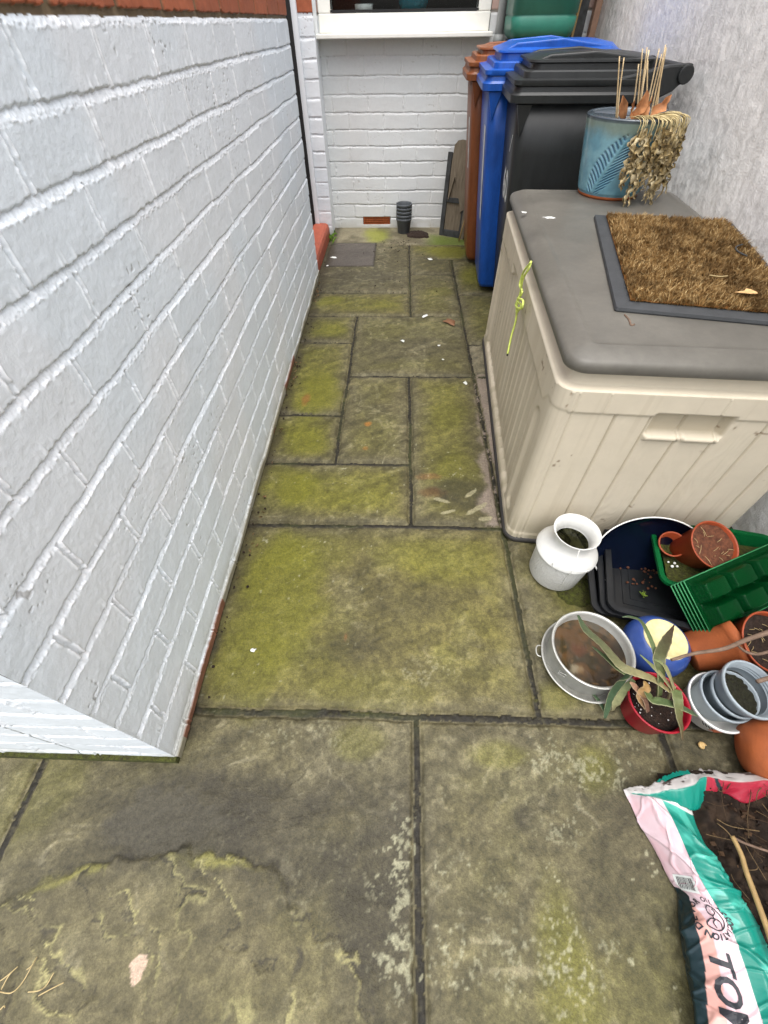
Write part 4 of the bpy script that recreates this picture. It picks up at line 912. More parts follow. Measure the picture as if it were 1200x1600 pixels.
for k, (u, v, r, lab) in enumerate([(672, 406, .017, 'white paint flake on the small flag in front of the soil heap'), (663, 495, .014, 'white paint flake on the joint in front of the square flag'), (629, 534, .008, 'small white fleck in the middle of the wide flag'), (686, 541, .006, 'tiny white fleck right of centre on the wide flag'),
                                     (727, 600, .010, 'white fleck beside the storage box on the long flag'), (521, 403, .016, 'white paint flakes at the near left edge of the dark square cover'), (512, 416, .007, 'small white flake at the near left corner of the dark cover'), (692, 563, .006, 'tiny white fleck near the lower edge of the wide flag'),
                                     (396, 1017, .006, 'thin white scrap on the left of the big green flag')]):
    chip('paint_flake', u, v, r, WL, lab, 'paint flake', k+2)
chip('dead_leaf', 702, 505, .026, mat('deadleaf', srgb(120, 84, 58), .7), 'brown dead leaf on the wide flag near the bins', 'leaf', 4, h=.006, z=.006)
# weeds by the step
lt = MB(); rg = np.random.RandomState(31)
for k in range(60):
    yy = [1.62+.25*rg.rand(), 2.5+.3*rg.rand(), .4+1.2*rg.rand()][k % 3]; x0_ = lx(yy)+.010+.018*abs(rg.randn()); a = rg.rand()*6.28; s = .003+.006*rg.rand()
    P_ = [np.array([x0_+math.cos(a)*s*q, yy+math.sin(a)*s*q, .005+.003*math.sin(q*2)]) for q in np.linspace(-1, 1, 5)]; ribbon(lt, P_, [s*.1, s*.35, s*.45, s*.3, s*.05], rg.rand()*6, mix(srgb(96, 70, 46), srgb(60, 46, 34), rg.rand()), srgb(130, 104, 70), .1)
o = lt.build('leaf_litter', M['leaf'], None, True, True); struct(o, 'stuff')
wd = MB(); rg = np.random.RandomState(8); g0 = G(517, 376)
for k in range(26):
    a = rg.rand()*6.28; L_ = .015+.025*rg.rand(); b = np.array([rg.randn()*.012, rg.randn()*.05, 0]); P = [b+np.array([math.cos(a)*L_*s, math.sin(a)*L_*s, .03*math.sin(s*2.2)*1.]) for s in np.linspace(0, 1, 5)]
    ribbon(wd, P, [.002, .004, .005, .004, .001], rg.rand()*6, srgb(70, 110, 30), srgb(104, 134, 44), .1)
o = wd.build('weed', M['leaf'], None, True, True); o.location = (g0[0]+.01, g0[1]+.03, .004); tag(o, 'small green weed growing in the corner by the red step', 'weed')

# ============================================================ POTS AND TRAYS ON THE FLAGS
M['white2'] = mat('white2', srgb(206, 206, 202), .35, nscale=30, namt=.05)
M['whitedimple'] = mat('whitedimple', srgb(200, 200, 196), .35, nscale=30, namt=.05)
nt = M['whitedimple'].node_tree; vo_ = nt.nodes.new('ShaderNodeTexVoronoi'); vo_.inputs['Scale'].default_value = 210; bp_ = nt.nodes.new('ShaderNodeBump'); bp_.inputs['Strength'].default_value = .8; bp_.inputs['Distance'].default_value = .0022
tcn = nt.nodes.new('ShaderNodeTexCoord'); nt.links.new(tcn.outputs['Object'], vo_.inputs['Vector']); nt.links.new(vo_.outputs['Distance'], bp_.inputs['Height']); nt.links.new(bp_.outputs[0], nt.nodes['Principled BSDF'].inputs['Normal'])
# white churn
g = G(899, 832, .196)
ch = thing('milk_churn', 'white metal milk churn planter holding green water beside the storage box corner', 'churn', (g[0]-.004, g[1]-.004, .006), (R_(0), R_(-2), R_(200)))
lathe('churn_body', [(.0, .0), (.066, .0), (.070, .004), (.0725, .010), (.078, .112), (.0775, .116)], M['whitedimple'], ch, 72)
lathe('churn_shoulder', [(.0775, .112), (.083, .114), (.0845, .118), (.083, .122), (.072, .134), (.056, .146), (.050, .154), (.0475, .162), (.049, .172), (.054, .184), (.0595, .1945), (.0615, .196), (.0615, .199), (.059, .1985), (.051, .187), (.0455, .172), (.0445, .162), (.045, .150)], M['white2'], ch, 72)
lathe('water', [(.0, .1555), (.0448, .1555)], M['waterdark'], ch, 48)
m = MB(); 
for s in (0, 1):
    a = R_(62+s*0); 
pA = [np.array([math.cos(q)*r, math.sin(q)*r, z]) for q, r, z in ((R_(28), .083, .122), (R_(27), .086, .135), (R_(38), .088, .140), (R_(62), .0885, .141), (R_(84), .088, .138), (R_(94), .086, .132), (R_(93), .082, .121))]
hd = MB(); hd.add(*tube_g(spl(pA, 6), .0013, 6)); hd.build('handle_wire', M['white'], ch)
hd = MB(); hd.add(*tube_g(spl([np.array([math.cos(R_(q))*r, math.sin(R_(q))*r, z]) for q, r, z in ((60, .062, .196), (60, .088, .141), (61, .081, .10), (64, .077, .05))], 6), .0010, 6)); hd.build('hanging_wire', M['white'], ch)

# round tin standing in a tin dish
g = G(915, 1028, .030)
t = thing('tin_dish', 'round grey tin dish lying under the clip sided tin', 'dish', (g[0], g[1], .006), scale=.93)
lathe('dish_shell', [(.0, 0), (.100, 0), (.110, .006), (.114, .020), (.118, .022), (.1185, .025), (.116, .026), (.111, .022), (.106, .008), (.0, .004)], M['zinc'], t, 72)
m = MB(); 
hp = [np.array([math.cos(R_(q))*r, math.sin(R_(q))*r, .016]) for q, r in ((162, .117), (164, .127), (170, .130), (176, .127), (178, .117))]; m.add(*tube_g(spl(hp, 5), .0018, 6)); m.build('wire_ear', M['zinc'], t)
g = G(927, 1012, .084); t = thing('cake_tin', 'round clip sided tin full of rusty brown water', 'tin', (g[0], g[1], .011), scale=.92)
zz_ = [(.0, 0), (.0995, .0), (.101, .002), (.1015, .070), (.104, .073), (.107, .074), (.108, .0765), (.107, .079), (.104, .079), (.1015, .0775), (.0985, .072), (.098, .004), (.0, .003)]
lathe('tin_shell', zz_, M['zinc'], t, 96)
n = 60; q = np.linspace(-1, 1, n); a, b = np.meshgrid(q, q, indexing='ij'); rr_ = np.hypot(a, b)
A_ = np.linspace(0, 2*np.pi, 73)[:-1]; Rr_ = np.linspace(0, .0982, 26); RR, AA = np.meshgrid(Rr_, A_, indexing='ij'); px = RR*np.cos(AA); py = RR*np.sin(AA)
c = mix(np.broadcast_to(srgb(58, 50, 34), px.shape+(3,)).copy(), srgb(92, 66, 40), sstep(.4, .6, fbm(px*30, py*30, 4, 3))*.7)
c = mix(c, srgb(34, 28, 18), sstep(-.02, .05, px*.7-py*.55-.01+.03*(fbm(px*40, py*40, 3, 6)-.5)*2)*.8)
c = mix(c, srgb(84, 54, 36), (1-sstep(.4, 1.2, np.hypot((px+.02)/.028, (py-.008)/.02)+.8*(fbm(px*60, py*60, 3, 7)-.5)))*.8)
c = mix(c, srgb(130, 120, 96), (1-sstep(.4, 1.1, np.hypot((px+.045)/.018, (py+.045)/.012)+1.2*(fbm(px*90, py*90, 3, 9)-.5)))*.8)
c = mix(c, srgb(110, 84, 52), sstep(.62, .75, fbm(px*50, py*50, 4, 12))*.6)
V = np.stack([px, py, .041+.0015*fbm(px*60, py*60, 3, 4)], -1); F = grid_faces(26, 72); 
ii = np.arange(25); F2 = np.stack([ii*72+71, (ii+1)*72+71, (ii+1)*72, ii*72], 1)
new_obj('rusty_water', V, np.concatenate([F, F2]), mat('rustwater', attr=True, rough=.12, spec=.6), t, col=c)
m = MB(); zc = [( .030, .058), (.034, .066), (.020, .064), (.012, .056), (.004, .058), (-.006, .050), (-.010, .058)]
m.add(*tube_g([np.array([math.cos(R_(212)+x*4)*.1040, math.sin(R_(212)+x*4)*.1040, z-.012]) for x, z in zc], .0016, 6)); m.add(*tube_g([np.array([math.cos(R_(212)+x*4)*.1040, math.sin(R_(212)+x*4)*.1040, z-.024]) for x, z in zc[::-1]], .0014, 6)); m.build('clip', M['zinc'], t)

# red pot with the aloe
g = G(1030, 1096, .096); RP = g
t = thing('plant_pot', 'glossy red plastic pot of dark compost holding the limp aloe', 'pot', (g[0], g[1], .006), scale=.84)
lathe('pot_shell', [(.0, 0), (.050, 0), (.056, .003), (.060, .012), (.072, .098), (.074, .100), (.0775, .101), (.0785, .106), (.077, .109), (.0735, .108), (.071, .100), (.0585, .015), (.0, .012)], M['redplastic'], t, 72)
lathe('compost', [(.0, .090), (.03, .088), (.0695, .084)], M['soil'], t, 40)
rg = np.random.RandomState(4); m = MB()
for k in range(30):
    a = rg.rand()*6.28; r = .062*math.sqrt(rg.rand()); s = .0008+.0016*rg.rand()**2; v, f = lathe_g([(0, 0), (s, s*.4), (s, s), (0, s*1.6)], 6); m.add(v+np.array([r*math.cos(a), r*math.sin(a), .088]), f)
o = m.build('perlite', M['white'], t); o['kind'] = 'stuff'
al = thing('aloe', 'limp grey green aloe with long drooping leaves in the red pot', 'plant', (RP[0], RP[1], .08))
def leafm(px, zs, wpx, c0, c1, name='aloe_leaf', cup=.35, fold=0.):
    P = spl(np.array([G(u, v, z) for (u, v), z in zip(px, zs)]), 9); W = np.interp(np.linspace(0, 1, len(P)), np.linspace(0, 1, len(wpx)), wpx)*.00104
    b = np.array(al.location); t_ = np.gradient(P, axis=0); t_ /= np.linalg.norm(t_, axis=1)[:, None]; out = []; cs = []; n = len(P); K = 10
    for i in range(n):
        side = np.cross(t_[i], [0, 0, 1.]); side /= np.linalg.norm(side)+1e-9
        up = np.cross(side, t_[i]); tw = fold*math.sin(i/n*3.)
        side, up = side*math.cos(tw)+up*math.sin(tw), -side*math.sin(tw)+up*math.cos(tw)
        j_ = .0006*math.sin(i*2.1)
        for k in range(K):
            q = 2*math.pi*k/K; s = math.cos(q); h_ = math.sin(q)
            y = (W[i]*(1+.05*math.sin(i*1.9)))*s; z = (W[i]*.20+.0010)*h_+cup*W[i]*s*s
            out.append(P[i]-b+side*y+up*z)
            e = abs(s); tt = i/(n-1)
            cc_ = mix(np.array(c0), np.array(c1), tt)*(0.85+.3*rg.rand()) if k % 2 else mix(np.array(c0), np.array(c1), tt)
            if e > .95: cc_ = mix(cc_, srgb(196, 186, 150), .45)
            cs.append(cc_)
    f = [(i*K+k, i*K+(k+1) % K, (i+1)*K+(k+1) % K, (i+1)*K+k) for i in range(n-1) for k in range(K)]+[tuple(range(K))[::-1], tuple(range((n-1)*K, n*K))]
    return new_obj(name, out, f, M['leaf'], al, True, cs)
gA, gB, gC, gD = srgb(94, 108, 66), srgb(62, 82, 58), srgb(140, 130, 92), srgb(60, 42, 34)
leafm([(1046, 1080), (1020, 1062), (988, 1050), (968, 1040), (940, 1008), (915, 985), (903, 962)], [.155, .185, .20, .20, .165, .13, .112], [5, 7, 9, 10, 9, 9, 3], gC, gB)
leafm([(978, 1052), (962, 1042), (942, 1024), (925, 1010)], [.198, .19, .165, .15], [7, 6, 5, 1], gA, gB)
leafm([(1028, 1088), (1030, 1055), (1028, 1030), (1040, 1002), (1053, 977)], [.13, .19, .215, .20, .185], [8, 11, 12, 10, 1], gA, gD, cup=.5)
leafm([(1026, 1034), (1020, 1010), (1010, 986), (1000, 970), (984, 964), (972, 964)], [.205, .21, .205, .19, .175, .17], [6, 5, 5, 4, 3, 1], gA, gB)
leafm([(1050, 1078), (1035, 1058), (1018, 1040), (1000, 1023)], [.155, .195, .215, .23], [6, 5, 4, 1], gC, gA)
leafm([(1052, 1076), (1045, 1055), (1036, 1038), (1022, 1030)], [.16, .20, .215, .22], [6, 5, 4, 1], gC, gA)
leafm([(1008, 1078), (1018, 1094), (1036, 1098), (1060, 1105), (1080, 1114), (1090, 1119)], [.135, .145, .15, .145, .13, .12], [6, 9, 10, 9, 6, 1], gA, gB, fold=.4)
leafm([(1055, 1078), (1058, 1096), (1060, 1120), (1064, 1140), (1066, 1156)], [.155, .16, .135, .10, .07], [11, 10, 9, 7, 1], gA, srgb(96, 74, 54))
leafm([(1040, 1098), (1046, 1086), (1050, 1076)], [.10, .135, .16], [9, 9, 10], srgb(120, 104, 84), gC, 'aloe_stem')
leafm([(1008, 1105), (1000, 1090), (1008, 1074), (1006, 1064)], [.10, .12, .145, .155], [7, 10, 10, 2], srgb(110, 84, 66), srgb(176, 140, 84), 'withered_base')
leafm([(1012, 1112), (1006, 1092), (990, 1072), (984, 1066)], [.098, .12, .135, .14], [5, 6, 7, 2], srgb(96, 70, 58), srgb(170, 130, 104), 'withered_base')
leafm([(986, 1048), (972, 1062), (955, 1085), (948, 1108), (945, 1122)], [.185, .13, .07, .03, .012], [6, 8, 8, 7, 3], gB, gB)
leafm([(990, 1062), (975, 1078), (962, 1098), (957, 1110)], [.12, .09, .05, .02], [5, 8, 9, 3], gA, srgb(150, 146, 110))
leafm([(926, 1084), (937, 1098), (945, 1112)], [.02, .02, .014], [3, 5, 4], gB, gB)

# upturned blue pot with a cream base
g = G(1036, 996, .108)
t = thing('upturned_pot', 'upturned blue glazed pot showing its round cream base', 'pot', (g[0], g[1], .006), (R_(2), R_(3), 0), scale=.90)
lathe('pot_wall', [(.0, .0), (.062, .0), (.070, .006), (.081, .030), (.085, .052), (.083, .074), (.076, .094), (.065, .108), (.0575, .113)], M['blueglaze'], t, 72)
lathe('pot_base', [(.058, .112), (.0565, .1145), (.052, .1155), (.0495, .1135), (.0, .1130)], M['cream'], t, 64)

# grey pots: outer printed bucket, two loose pots, the tilted top pot with moss
def potshell(t, rt, rb, h, mt, lip=.004, th=.003, ribs=0):
    pr = [(.0, .0), (rb-.004, .0), (rb, .004), (rt-.002, h-.014), (rt+lip*.4, h-.012), (rt+lip, h-.010), (rt+lip, h-.002), (rt+lip*.6, h), (rt-th*.3, h), (rt-th, h-.003)]
    for k in range(ribs): z = h-.012-.008*k; r = rt-th-(rt-rb)*(h-z)/h; pr += [(r+.0006, z), (r-.0022, z-.002), (r-.0022, z-.0035), (r+.0002, z-.0055)]
    pr += [(rb-th, .008), (.0, .005)]
    return lathe('pot_shell', pr, mt, t, 72)
g0 = G(1128, 1093, .075)
t = thing('printed_pot', 'white printed pot with a red patch under the grey pots', 'pot', (g0[0], g0[1], .006), (R_(3), R_(-2), 0), scale=.76)
potshell(t, .084, .070, .086, M['white'], .003)
m = MB(); Rp = lambda z: .070+(.084-.070)*z/.086+.0012
v = []; n_ = 10
for i in range(n_+1):
    a = R_(243+44*i/n_)
    for z in (.028+.010*math.sin(i*1.3), .070-.006*math.sin(i*.9)): v.append((Rp(z)*math.cos(a), Rp(z)*math.sin(a), z))
m.add(v, [(2*i, 2*i+2, 2*i+3, 2*i+1) for i in range(n_)]); m.build('red_print', mat('redprint', srgb(204, 110, 76), .6), t, False)
m = MB()
for k in range(4):
    P = [(Rp(z)*math.cos(R_(236-6*k+8*s)), Rp(z)*math.sin(R_(236-6*k+8*s)), z) for s, z in ((0, .070), (.4, .062), (.7, .056), (1.2, .050))]; m.add(*tube_g(P, .0012, 5))
m.build('dark_print', M['print'], t)
g1 = G(1134, 1083, .092)
t = thing('plant_pot', 'empty grey pot with a ringed rim sitting inside the printed pot', 'pot', (g1[0], g1[1], .020), (R_(4), R_(3), 0), scale=.70); potshell(t, .077, .060, .098, M['greyplastic'], ribs=1)
g2 = G(1146, 1080, .100)
t = thing('plant_pot', 'middle grey pot between the ringed pot and the mossy top pot', 'pot', (g2[0], g2[1], .036), (R_(5), R_(4), 0), scale=.74); potshell(t, .066, .054, .085, M['greyplastic'])
g3 = G(1163, 1070, .132)
t = thing('plant_pot', 'top grey pot of the near stack half full of mossy compost', 'pot', (g3[0]+.003, g3[1], .052), (R_(6), R_(6), 0), scale=.80); potshell(t, .0735, .056, .104, M['greyplastic'], ribs=3)
nA = 48; RR, AA = np.meshgrid(np.linspace(0, .0605, 22), np.linspace(0, 2*np.pi, nA+1)[:-1], indexing='ij'); px = RR*np.cos(AA); py = RR*np.sin(AA)
V = np.stack([px, py, .050+.022*sstep(.02, -.06, px+.6*py)+.010*(fbm(px*70, py*70, 4, 3)-.5)*2], -1); ii = np.arange(21); F2 = np.stack([ii*nA+nA-1, (ii+1)*nA+nA-1, (ii+1)*nA, ii*nA], 1)
new_obj('mossy_compost', V, np.concatenate([grid_faces(22, nA), F2]), mat('mosssoil', srgb(44, 46, 24), .95, nscale=150, color2=srgb(26, 20, 14), bscale=200, bstr=1, bdist=.006), t)

# terracotta pots
def axis_thing(name, label, cat, base, axis, group=None):
    e = Vector(axis).normalized().to_track_quat('Z', 'Y').to_euler(); return thing(name, label, cat, tuple(base), tuple(e), group)
def terr(t, rt, rb, h, mt, soil=None, rim=.0045, rimh=.022, fill=.78):
    lathe('pot_shell', [(.0, .0), (rb-.003, .0), (rb, .003), (rt-.002, h-rimh), (rt+rim, h-rimh+.001), (rt+rim+.0015, h-.002), (rt+rim, h), (rt-.001, h), (rt-.003, h-.003), (rb-.002, .006), (.0, .004)], mt, t, 72)
    if soil:
        rs = rb+(rt-rb)*fill-.003; RR, AA = np.meshgrid(np.linspace(0, rs, 18), np.linspace(0, 2*np.pi, 49)[:-1], indexing='ij'); px = RR*np.cos(AA); py = RR*np.sin(AA)
        V = np.stack([px, py, h*fill+.007*(fbm(px*60, py*60, 4, 5)-.5)*2-.006*(1-RR/rs)], -1); ii = np.arange(17); F2 = np.stack([ii*48+47, (ii+1)*48+47, (ii+1)*48, ii*48], 1)
        new_obj('compost', V, np.concatenate([grid_faces(18, 48), F2]), soil, t)
        m = MB(); rg = np.random.RandomState(int(rt*1e4))
        for k in range(16):
            a = rg.rand()*6.28; r = rs*.85*math.sqrt(rg.rand()); c0 = np.array([r*math.cos(a), r*math.sin(a), h*fill+.004]); d = rg.randn(3)*.006; d[2] = abs(d[2])*.15; m.add(*tube_g([c0-d, c0+np.array([0, 0, .002]), c0+d], .0006, 5))
        o = m.build('dry_roots', M['straw'], t); o['kind'] = 'stuff'
# leaning pot full of brown compost, on the green tray
rc = G(1118, 851, .190); ax = np.array([.10, -.38, .90]); ax /= np.linalg.norm(ax)
t = axis_thing('terracotta_pot', 'leaning orange pot of dry brown compost resting on the green seed tray', 'pot', rc-ax*.108, ax)
terr(t, .0635, .048, .108, M['terraplastic'], M['soilbrown'], rim=.001, rimh=.004, fill=.90)
rc = G(1053, 849, .150); ax = np.array([-.15, -.35, .9])
t = axis_thing('terracotta_pot', 'small empty orange pot lying in the green tray behind the leaning pot', 'pot', rc-ax/np.linalg.norm(ax)*.075, ax)
terr(t, .034, .026, .070, M['terraplastic'], None, rim=.001, rimh=.005)
# big pot on its side under the green cell trays
ax = np.array([.86, .12, .42]); ax /= np.linalg.norm(ax); rc = G(1148, 1002, .090)
t = axis_thing('terracotta_pot', 'orange pot lying on its side under the green cell trays', 'pot', rc-ax*.105, ax)
terr(t, .062, .046, .105, M['terracotta'], M['soil'], rim=.006, rimh=.022, fill=.7)
rc = G(1206, 1003, .150); ax = np.array([.10, -.35, .92]); ax /= np.linalg.norm(ax)
t = axis_thing('terracotta_pot', 'upright orange pot of dark compost at the right edge beyond the grey pots', 'pot', rc-ax*.115, ax)
terr(t, .068, .050, .115, M['terraplastic'], M['soil'], rim=.001, rimh=.004, fill=.88)
ax = np.array([.93, -.20, .20]); ax /= np.linalg.norm(ax); rc = G(1250, 1186, .070)
t = axis_thing('terracotta_pot', 'large orange clay pot lying between the grey pots and the compost bag', 'pot', np.array([rc[0], rc[1], .080])-ax*.10, ax)
lathe('pot_shell', [(.0, -.010), (.028, -.008), (.046, -.002), (.060, .018), (.069, .044), (.073, .075), (.074, .105), (.079, .107), (.081, .130), (.075, .131), (.070, .10), (.062, .05), (.0, .02)], M['terracotta'], t, 72)
# snail shell
v = []; S = []
sh = thing('snail_shell', 'small tan snail shell on the flag in front of the grey pots', 'shell', tuple(G(1093, 1167, .0)+np.array([0, 0, .005])))
th_ = np.linspace(0, 5*np.pi, 90); P = np.stack([.0062*np.exp(-th_*.13)*np.cos(th_), .0062*np.exp(-th_*.13)*np.sin(th_), .0035+.0045*(1-np.exp(-th_*.13))], 1)
m = MB(); m.add(*tube_g(P, .0052*np.exp(-th_*.13), 10)); m.build('shell_whorl', M['snail'], sh)
m = MB(); vv_, ff_ = lathe_g([(0, .001), (.006, .002), (.0065, .004), (.004, .006), (0, .0065)], 16); m.add(vv_, ff_); m.build('shell_body', M['snail'], sh)

# black trays (nested), green seed tray, stack of green cell trays
def tray(t, w, d, h, mt, lip=.012, slope=.016, ribs=True, th=.0016):
    R1 = [rring(w, d, .022, 6, i_, z_) for i_, z_ in ((slope+.004, .0), (slope, .004), (0, h-.002), (-lip*.3, h), (-lip, h), (-lip-.001, h-.006), (-lip-.0028, h-.006), (-lip-.0025, h+.0018), (-lip*.3, h+.0022), (.0016, h+.0018), (.004, h-.006), (slope+.003, .0055), (slope+.010, .0045))]
    o = new_obj('tray_shell', *loft_g(R1), mt, t, False); autosharp(o, 30)
    if ribs:
        for (a, z) in ((slope+.028, .0065), (slope+.048, .0065)):
            new_obj('floor_rib', *loft_g([rring(w, d, .02, 4, a, .004), rring(w, d, .02, 4, a+.001, z), rring(w, d, .02, 4, a+.004, z), rring(w, d, .02, 4, a+.005, .004)], False, False), mt, t, False)
g = np.array([.580, .528])
for k, (dx, dy, rz, z, lab) in enumerate([(-.030, .006, -11, .006, 'lowest black seed tray of the nested pair and nearest the path'), (-.012, .000, -13, .018, 'middle black seed tray of the nested three beside the churn'), (.0, .0, -15, .034, 'top black seed tray of the nested three with soil crumbs inside')]):
    t = thing('seed_tray', lab.replace('of the nested pair and nearest', 'of the nested three and nearest'), 'tray', (g[0]+dx, g[1]+dy, z), (0, 0, R_(rz)), 'nested black seed trays')
    tray(t, .37, .275, .050, M['traydark'])
rg = np.random.RandomState(9); m = MB(); 
for k in range(60):
    a = np.array([.60+.14*rg.rand(), .60+.14*rg.rand(), .042]); s = .0015+.003*rg.rand(); v, f = lathe_g([(0, 0), (s, s*.4), (s, s), (0, s*1.6)], 6); m.add(v+a+np.array([.06, 0, 0]), f)
struct(m.build('tray_crumbs', M['soilbrown'], None), 'stuff')
sd_ = MB(); c0 = G(1007, 927, .06)
for k in range(9):
    a = rg.rand()*6.28; L_ = .006+.007*rg.rand(); P = [np.array([math.cos(a)*L_*s, math.sin(a)*L_*s, .006+.004*math.sin(s*2.4)]) for s in np.linspace(0, 1, 5)]; ribbon(sd_, P, [.001, .003, .004, .003, .001], rg.rand(), srgb(130, 160, 60), srgb(160, 180, 80), .05)
o = sd_.build('seedling', M['leaf'], None, True, True); o.location = (c0[0], c0[1], .046); tag(o, 'tiny bright green seedling in the top black tray', 'seedling')
gt = thing('seed_tray', 'translucent green seed tray of moss and soil lying on the black trays', 'tray', (.712, .580, .084), (0, 0, R_(-12)))
tray(gt, .31, .215, .045, M['greensolid'], ribs=False, lip=.008)
n = 60; a, b = np.meshgrid(np.linspace(.02, .29, n), np.linspace(.02, .195, n), indexing='ij')
o = new_obj('moss_soil', np.stack([a, b, .012+.016*fbm(a*22, b*22, 4, 3)+.006*fbm(a*90, b*90, 3, 6)], -1), grid_faces(n, n), M['moss'], gt)
m = MB()
for (u, v_, s) in [(1058, 896, .0042), (1062, 891, .0036), (1052, 889, .003), (1066, 896, .0035)]:
    gg = G(u, v_, .118); q = Vector((gg[0]-.712, gg[1]-.556, 0)); q.rotate(Matrix.Rotation(R_(13), 3, 'Z')); v, f = lathe_g([(0, -s), (s*.8, -s*.6), (s, 0), (s*.8, s*.6), (0, s)], 10); m.add(v+np.array([q.x, q.y, .030]), f)
o = m.build('slug_pellets', M['white'], gt); o['kind'] = 'stuff'
# stack of cell trays
A0 = G(1068, 908, .172); LD = np.array([.915, .385, .05]); LD /= np.linalg.norm(LD); SD = np.array([.06, -.86, -.42]); SD -= LD*(SD@LD); SD /= np.linalg.norm(SD); ND = np.cross(SD, LD); ND = ND if ND[2] > 0 else -ND
CL, CW = .36, .135
def celltray(t, s):
    nu, nv = 150, 64; u, v = np.meshgrid(np.linspace(0, CL, nu), np.linspace(0, CW, nv), indexing='ij')
    cw_ = (CL-.024)/4; ch_ = (CW-.020)/2
    fu = np.mod(u-.012, cw_)/cw_; fv = np.mod(v-.010, ch_)/ch_
    ins = (u > .012) & (u < CL-.012) & (v > .010) & (v < CW-.010)
    du = np.minimum(fu, 1-fu)*cw_; dv = np.minimum(fv, 1-fv)*ch_
    hgt = .034*sstep(0, .012, np.minimum(du, dv))*(1-.25*((fu-.5)*2)**2)-.006*np.exp(-((fu-.5)/.08)**2)*0
    h = np.where(ins, hgt, 0)
    P = u[..., None]*LD+v[..., None]*SD+h[..., None]*ND
    o = new_obj('cell_sheet', P, grid_faces(nu, nv), M['greentray'], t)
    m_ = o.modifiers.new('t', 'SOLIDIFY'); m_.thickness = .0011
    E_ = [np.array([0, 0, 0.])+0*LD, LD*CL, LD*CL+SD*CW, SD*CW]; mm = MB(); mm.add(*tube_g(E_+[E_[0], E_[1]*.02], .0016, 6)); mm.build('rolled_edge', M['greenedge_lit'], t)
for k in range(5):
    off_ = -(4-k)*(.0075*ND+.0035*LD-.0015*SD)
    t = thing('cell_tray', ['bottom green cell tray of the leaning stack of five', 'second green cell tray from the bottom of the leaning stack', 'middle green cell tray of the leaning stack of five', 'fourth green cell tray just under the top one of the stack', 'top green cell tray of the leaning stack facing the path'][k], 'tray', tuple(A0+off_), (0, 0, 0), 'stack of green cell trays')
    celltray(t, k)
# pale label card sticking out under the stack
# navy enamel dish leaning on the box front
e = thing('enamel_dish', 'navy blue oval enamel dish with a white rim leaning on the storage box', 'dish', (.722, .700, .085), (R_(56), 0, R_(-4)))
v, f = lathe_g([(.0, 0), (.128, 0), (.150, .010), (.163, .030), (.1655, .031), (.166, .029), (.153, .008), (.13, -.0025), (.0, -.0025)], 96); v = v*np.array([.92, .70, 1])
new_obj('dish_bowl', v, f, M['navyglaze'], e)
a = np.linspace(0, 2*np.pi, 97); m = MB(); m.add(*tube_g(np.stack([(.1645*.92)*np.cos(a), .1645*.70*np.sin(a), np.full(97, .0312)], 1), .0019, 8, False)); m.build('dish_rim', M['white'], e)

# twigs over the pots
stick('dead_branch', [(1049, 1031), (1085, 1021), (1130, 1014), (1165, 1000), (1200, 988), (1250, 970)], .165, .0032, M['twig'], 'long grey brown dead branch lying over the orange pot toward the right edge', 'branch', dz=[0, 0, .003, .004, 0, .01], taper=2.0)
stick('dead_branch', [(1150, 1006), (1165, 1018), (1185, 1022), (1215, 1014), (1250, 1005)], .163, .0027, M['twig'], 'short dead branch under the long one above the grey pot', 'branch', taper=1.4)
stick('dead_branch', [(1183, 1065), (1200, 1060), (1240, 1050)], .150, .0045, M['twig'], 'blunt grey twig end poking over the rim of the mossy grey pot', 'branch', taper=1.2)
heap('leaf_litter', 905, 925, .055, .006, M['moss'], 'dark moss and leaf litter between the churn and the tin', 'litter', 5, z=.004)
heap('soil_shade_patch', 1190, 1010, .10, .010, M['soil'], 'dark soil and painted shade on the flag beneath the orange pots at the right edge', 'soil', 9, z=.004)
heap('soil_shade_patch', 1100, 960, .12, .008, M['soil'], 'dark soil and painted shade under the blue pot and the green trays', 'soil', 8, z=.004)  # both soil heaps also darken the ground for shade under the pots
# dry grass at the bottom left
gm_ = MB(); rg = np.random.RandomState(6)
for P in ([(0, 1533), (12, 1524), (28, 1510)], [(2, 1546), (14, 1524), (26, 1512)], [(0, 1550), (18, 1551), (35, 1535), (52, 1505)], [(42, 1515), (50, 1508), (58, 1495)], [(0, 1578), (6, 1572), (8, 1574)], [(-30, 1560), (-8, 1551), (0, 1550)], [(-40, 1545), (-10, 1537), (0, 1533)], [(44, 1550), (60, 1548), (72, 1540), (84, 1520)], [(60, 1556), (80, 1545), (100, 1535)]):
    gm_.add(*tube_g(spl([G(u, v, .008+.006*(k % 2)) for k, (u, v) in enumerate(P)], 6)-np.array([G(0, 1545)[0], G(0, 1545)[1], 0]), .0010, 5))
o = gm_.build('dry_grass', M['straw'], None); o.location = (G(0, 1545)[0], G(0, 1545)[1], 0); struct(o, 'stuff')

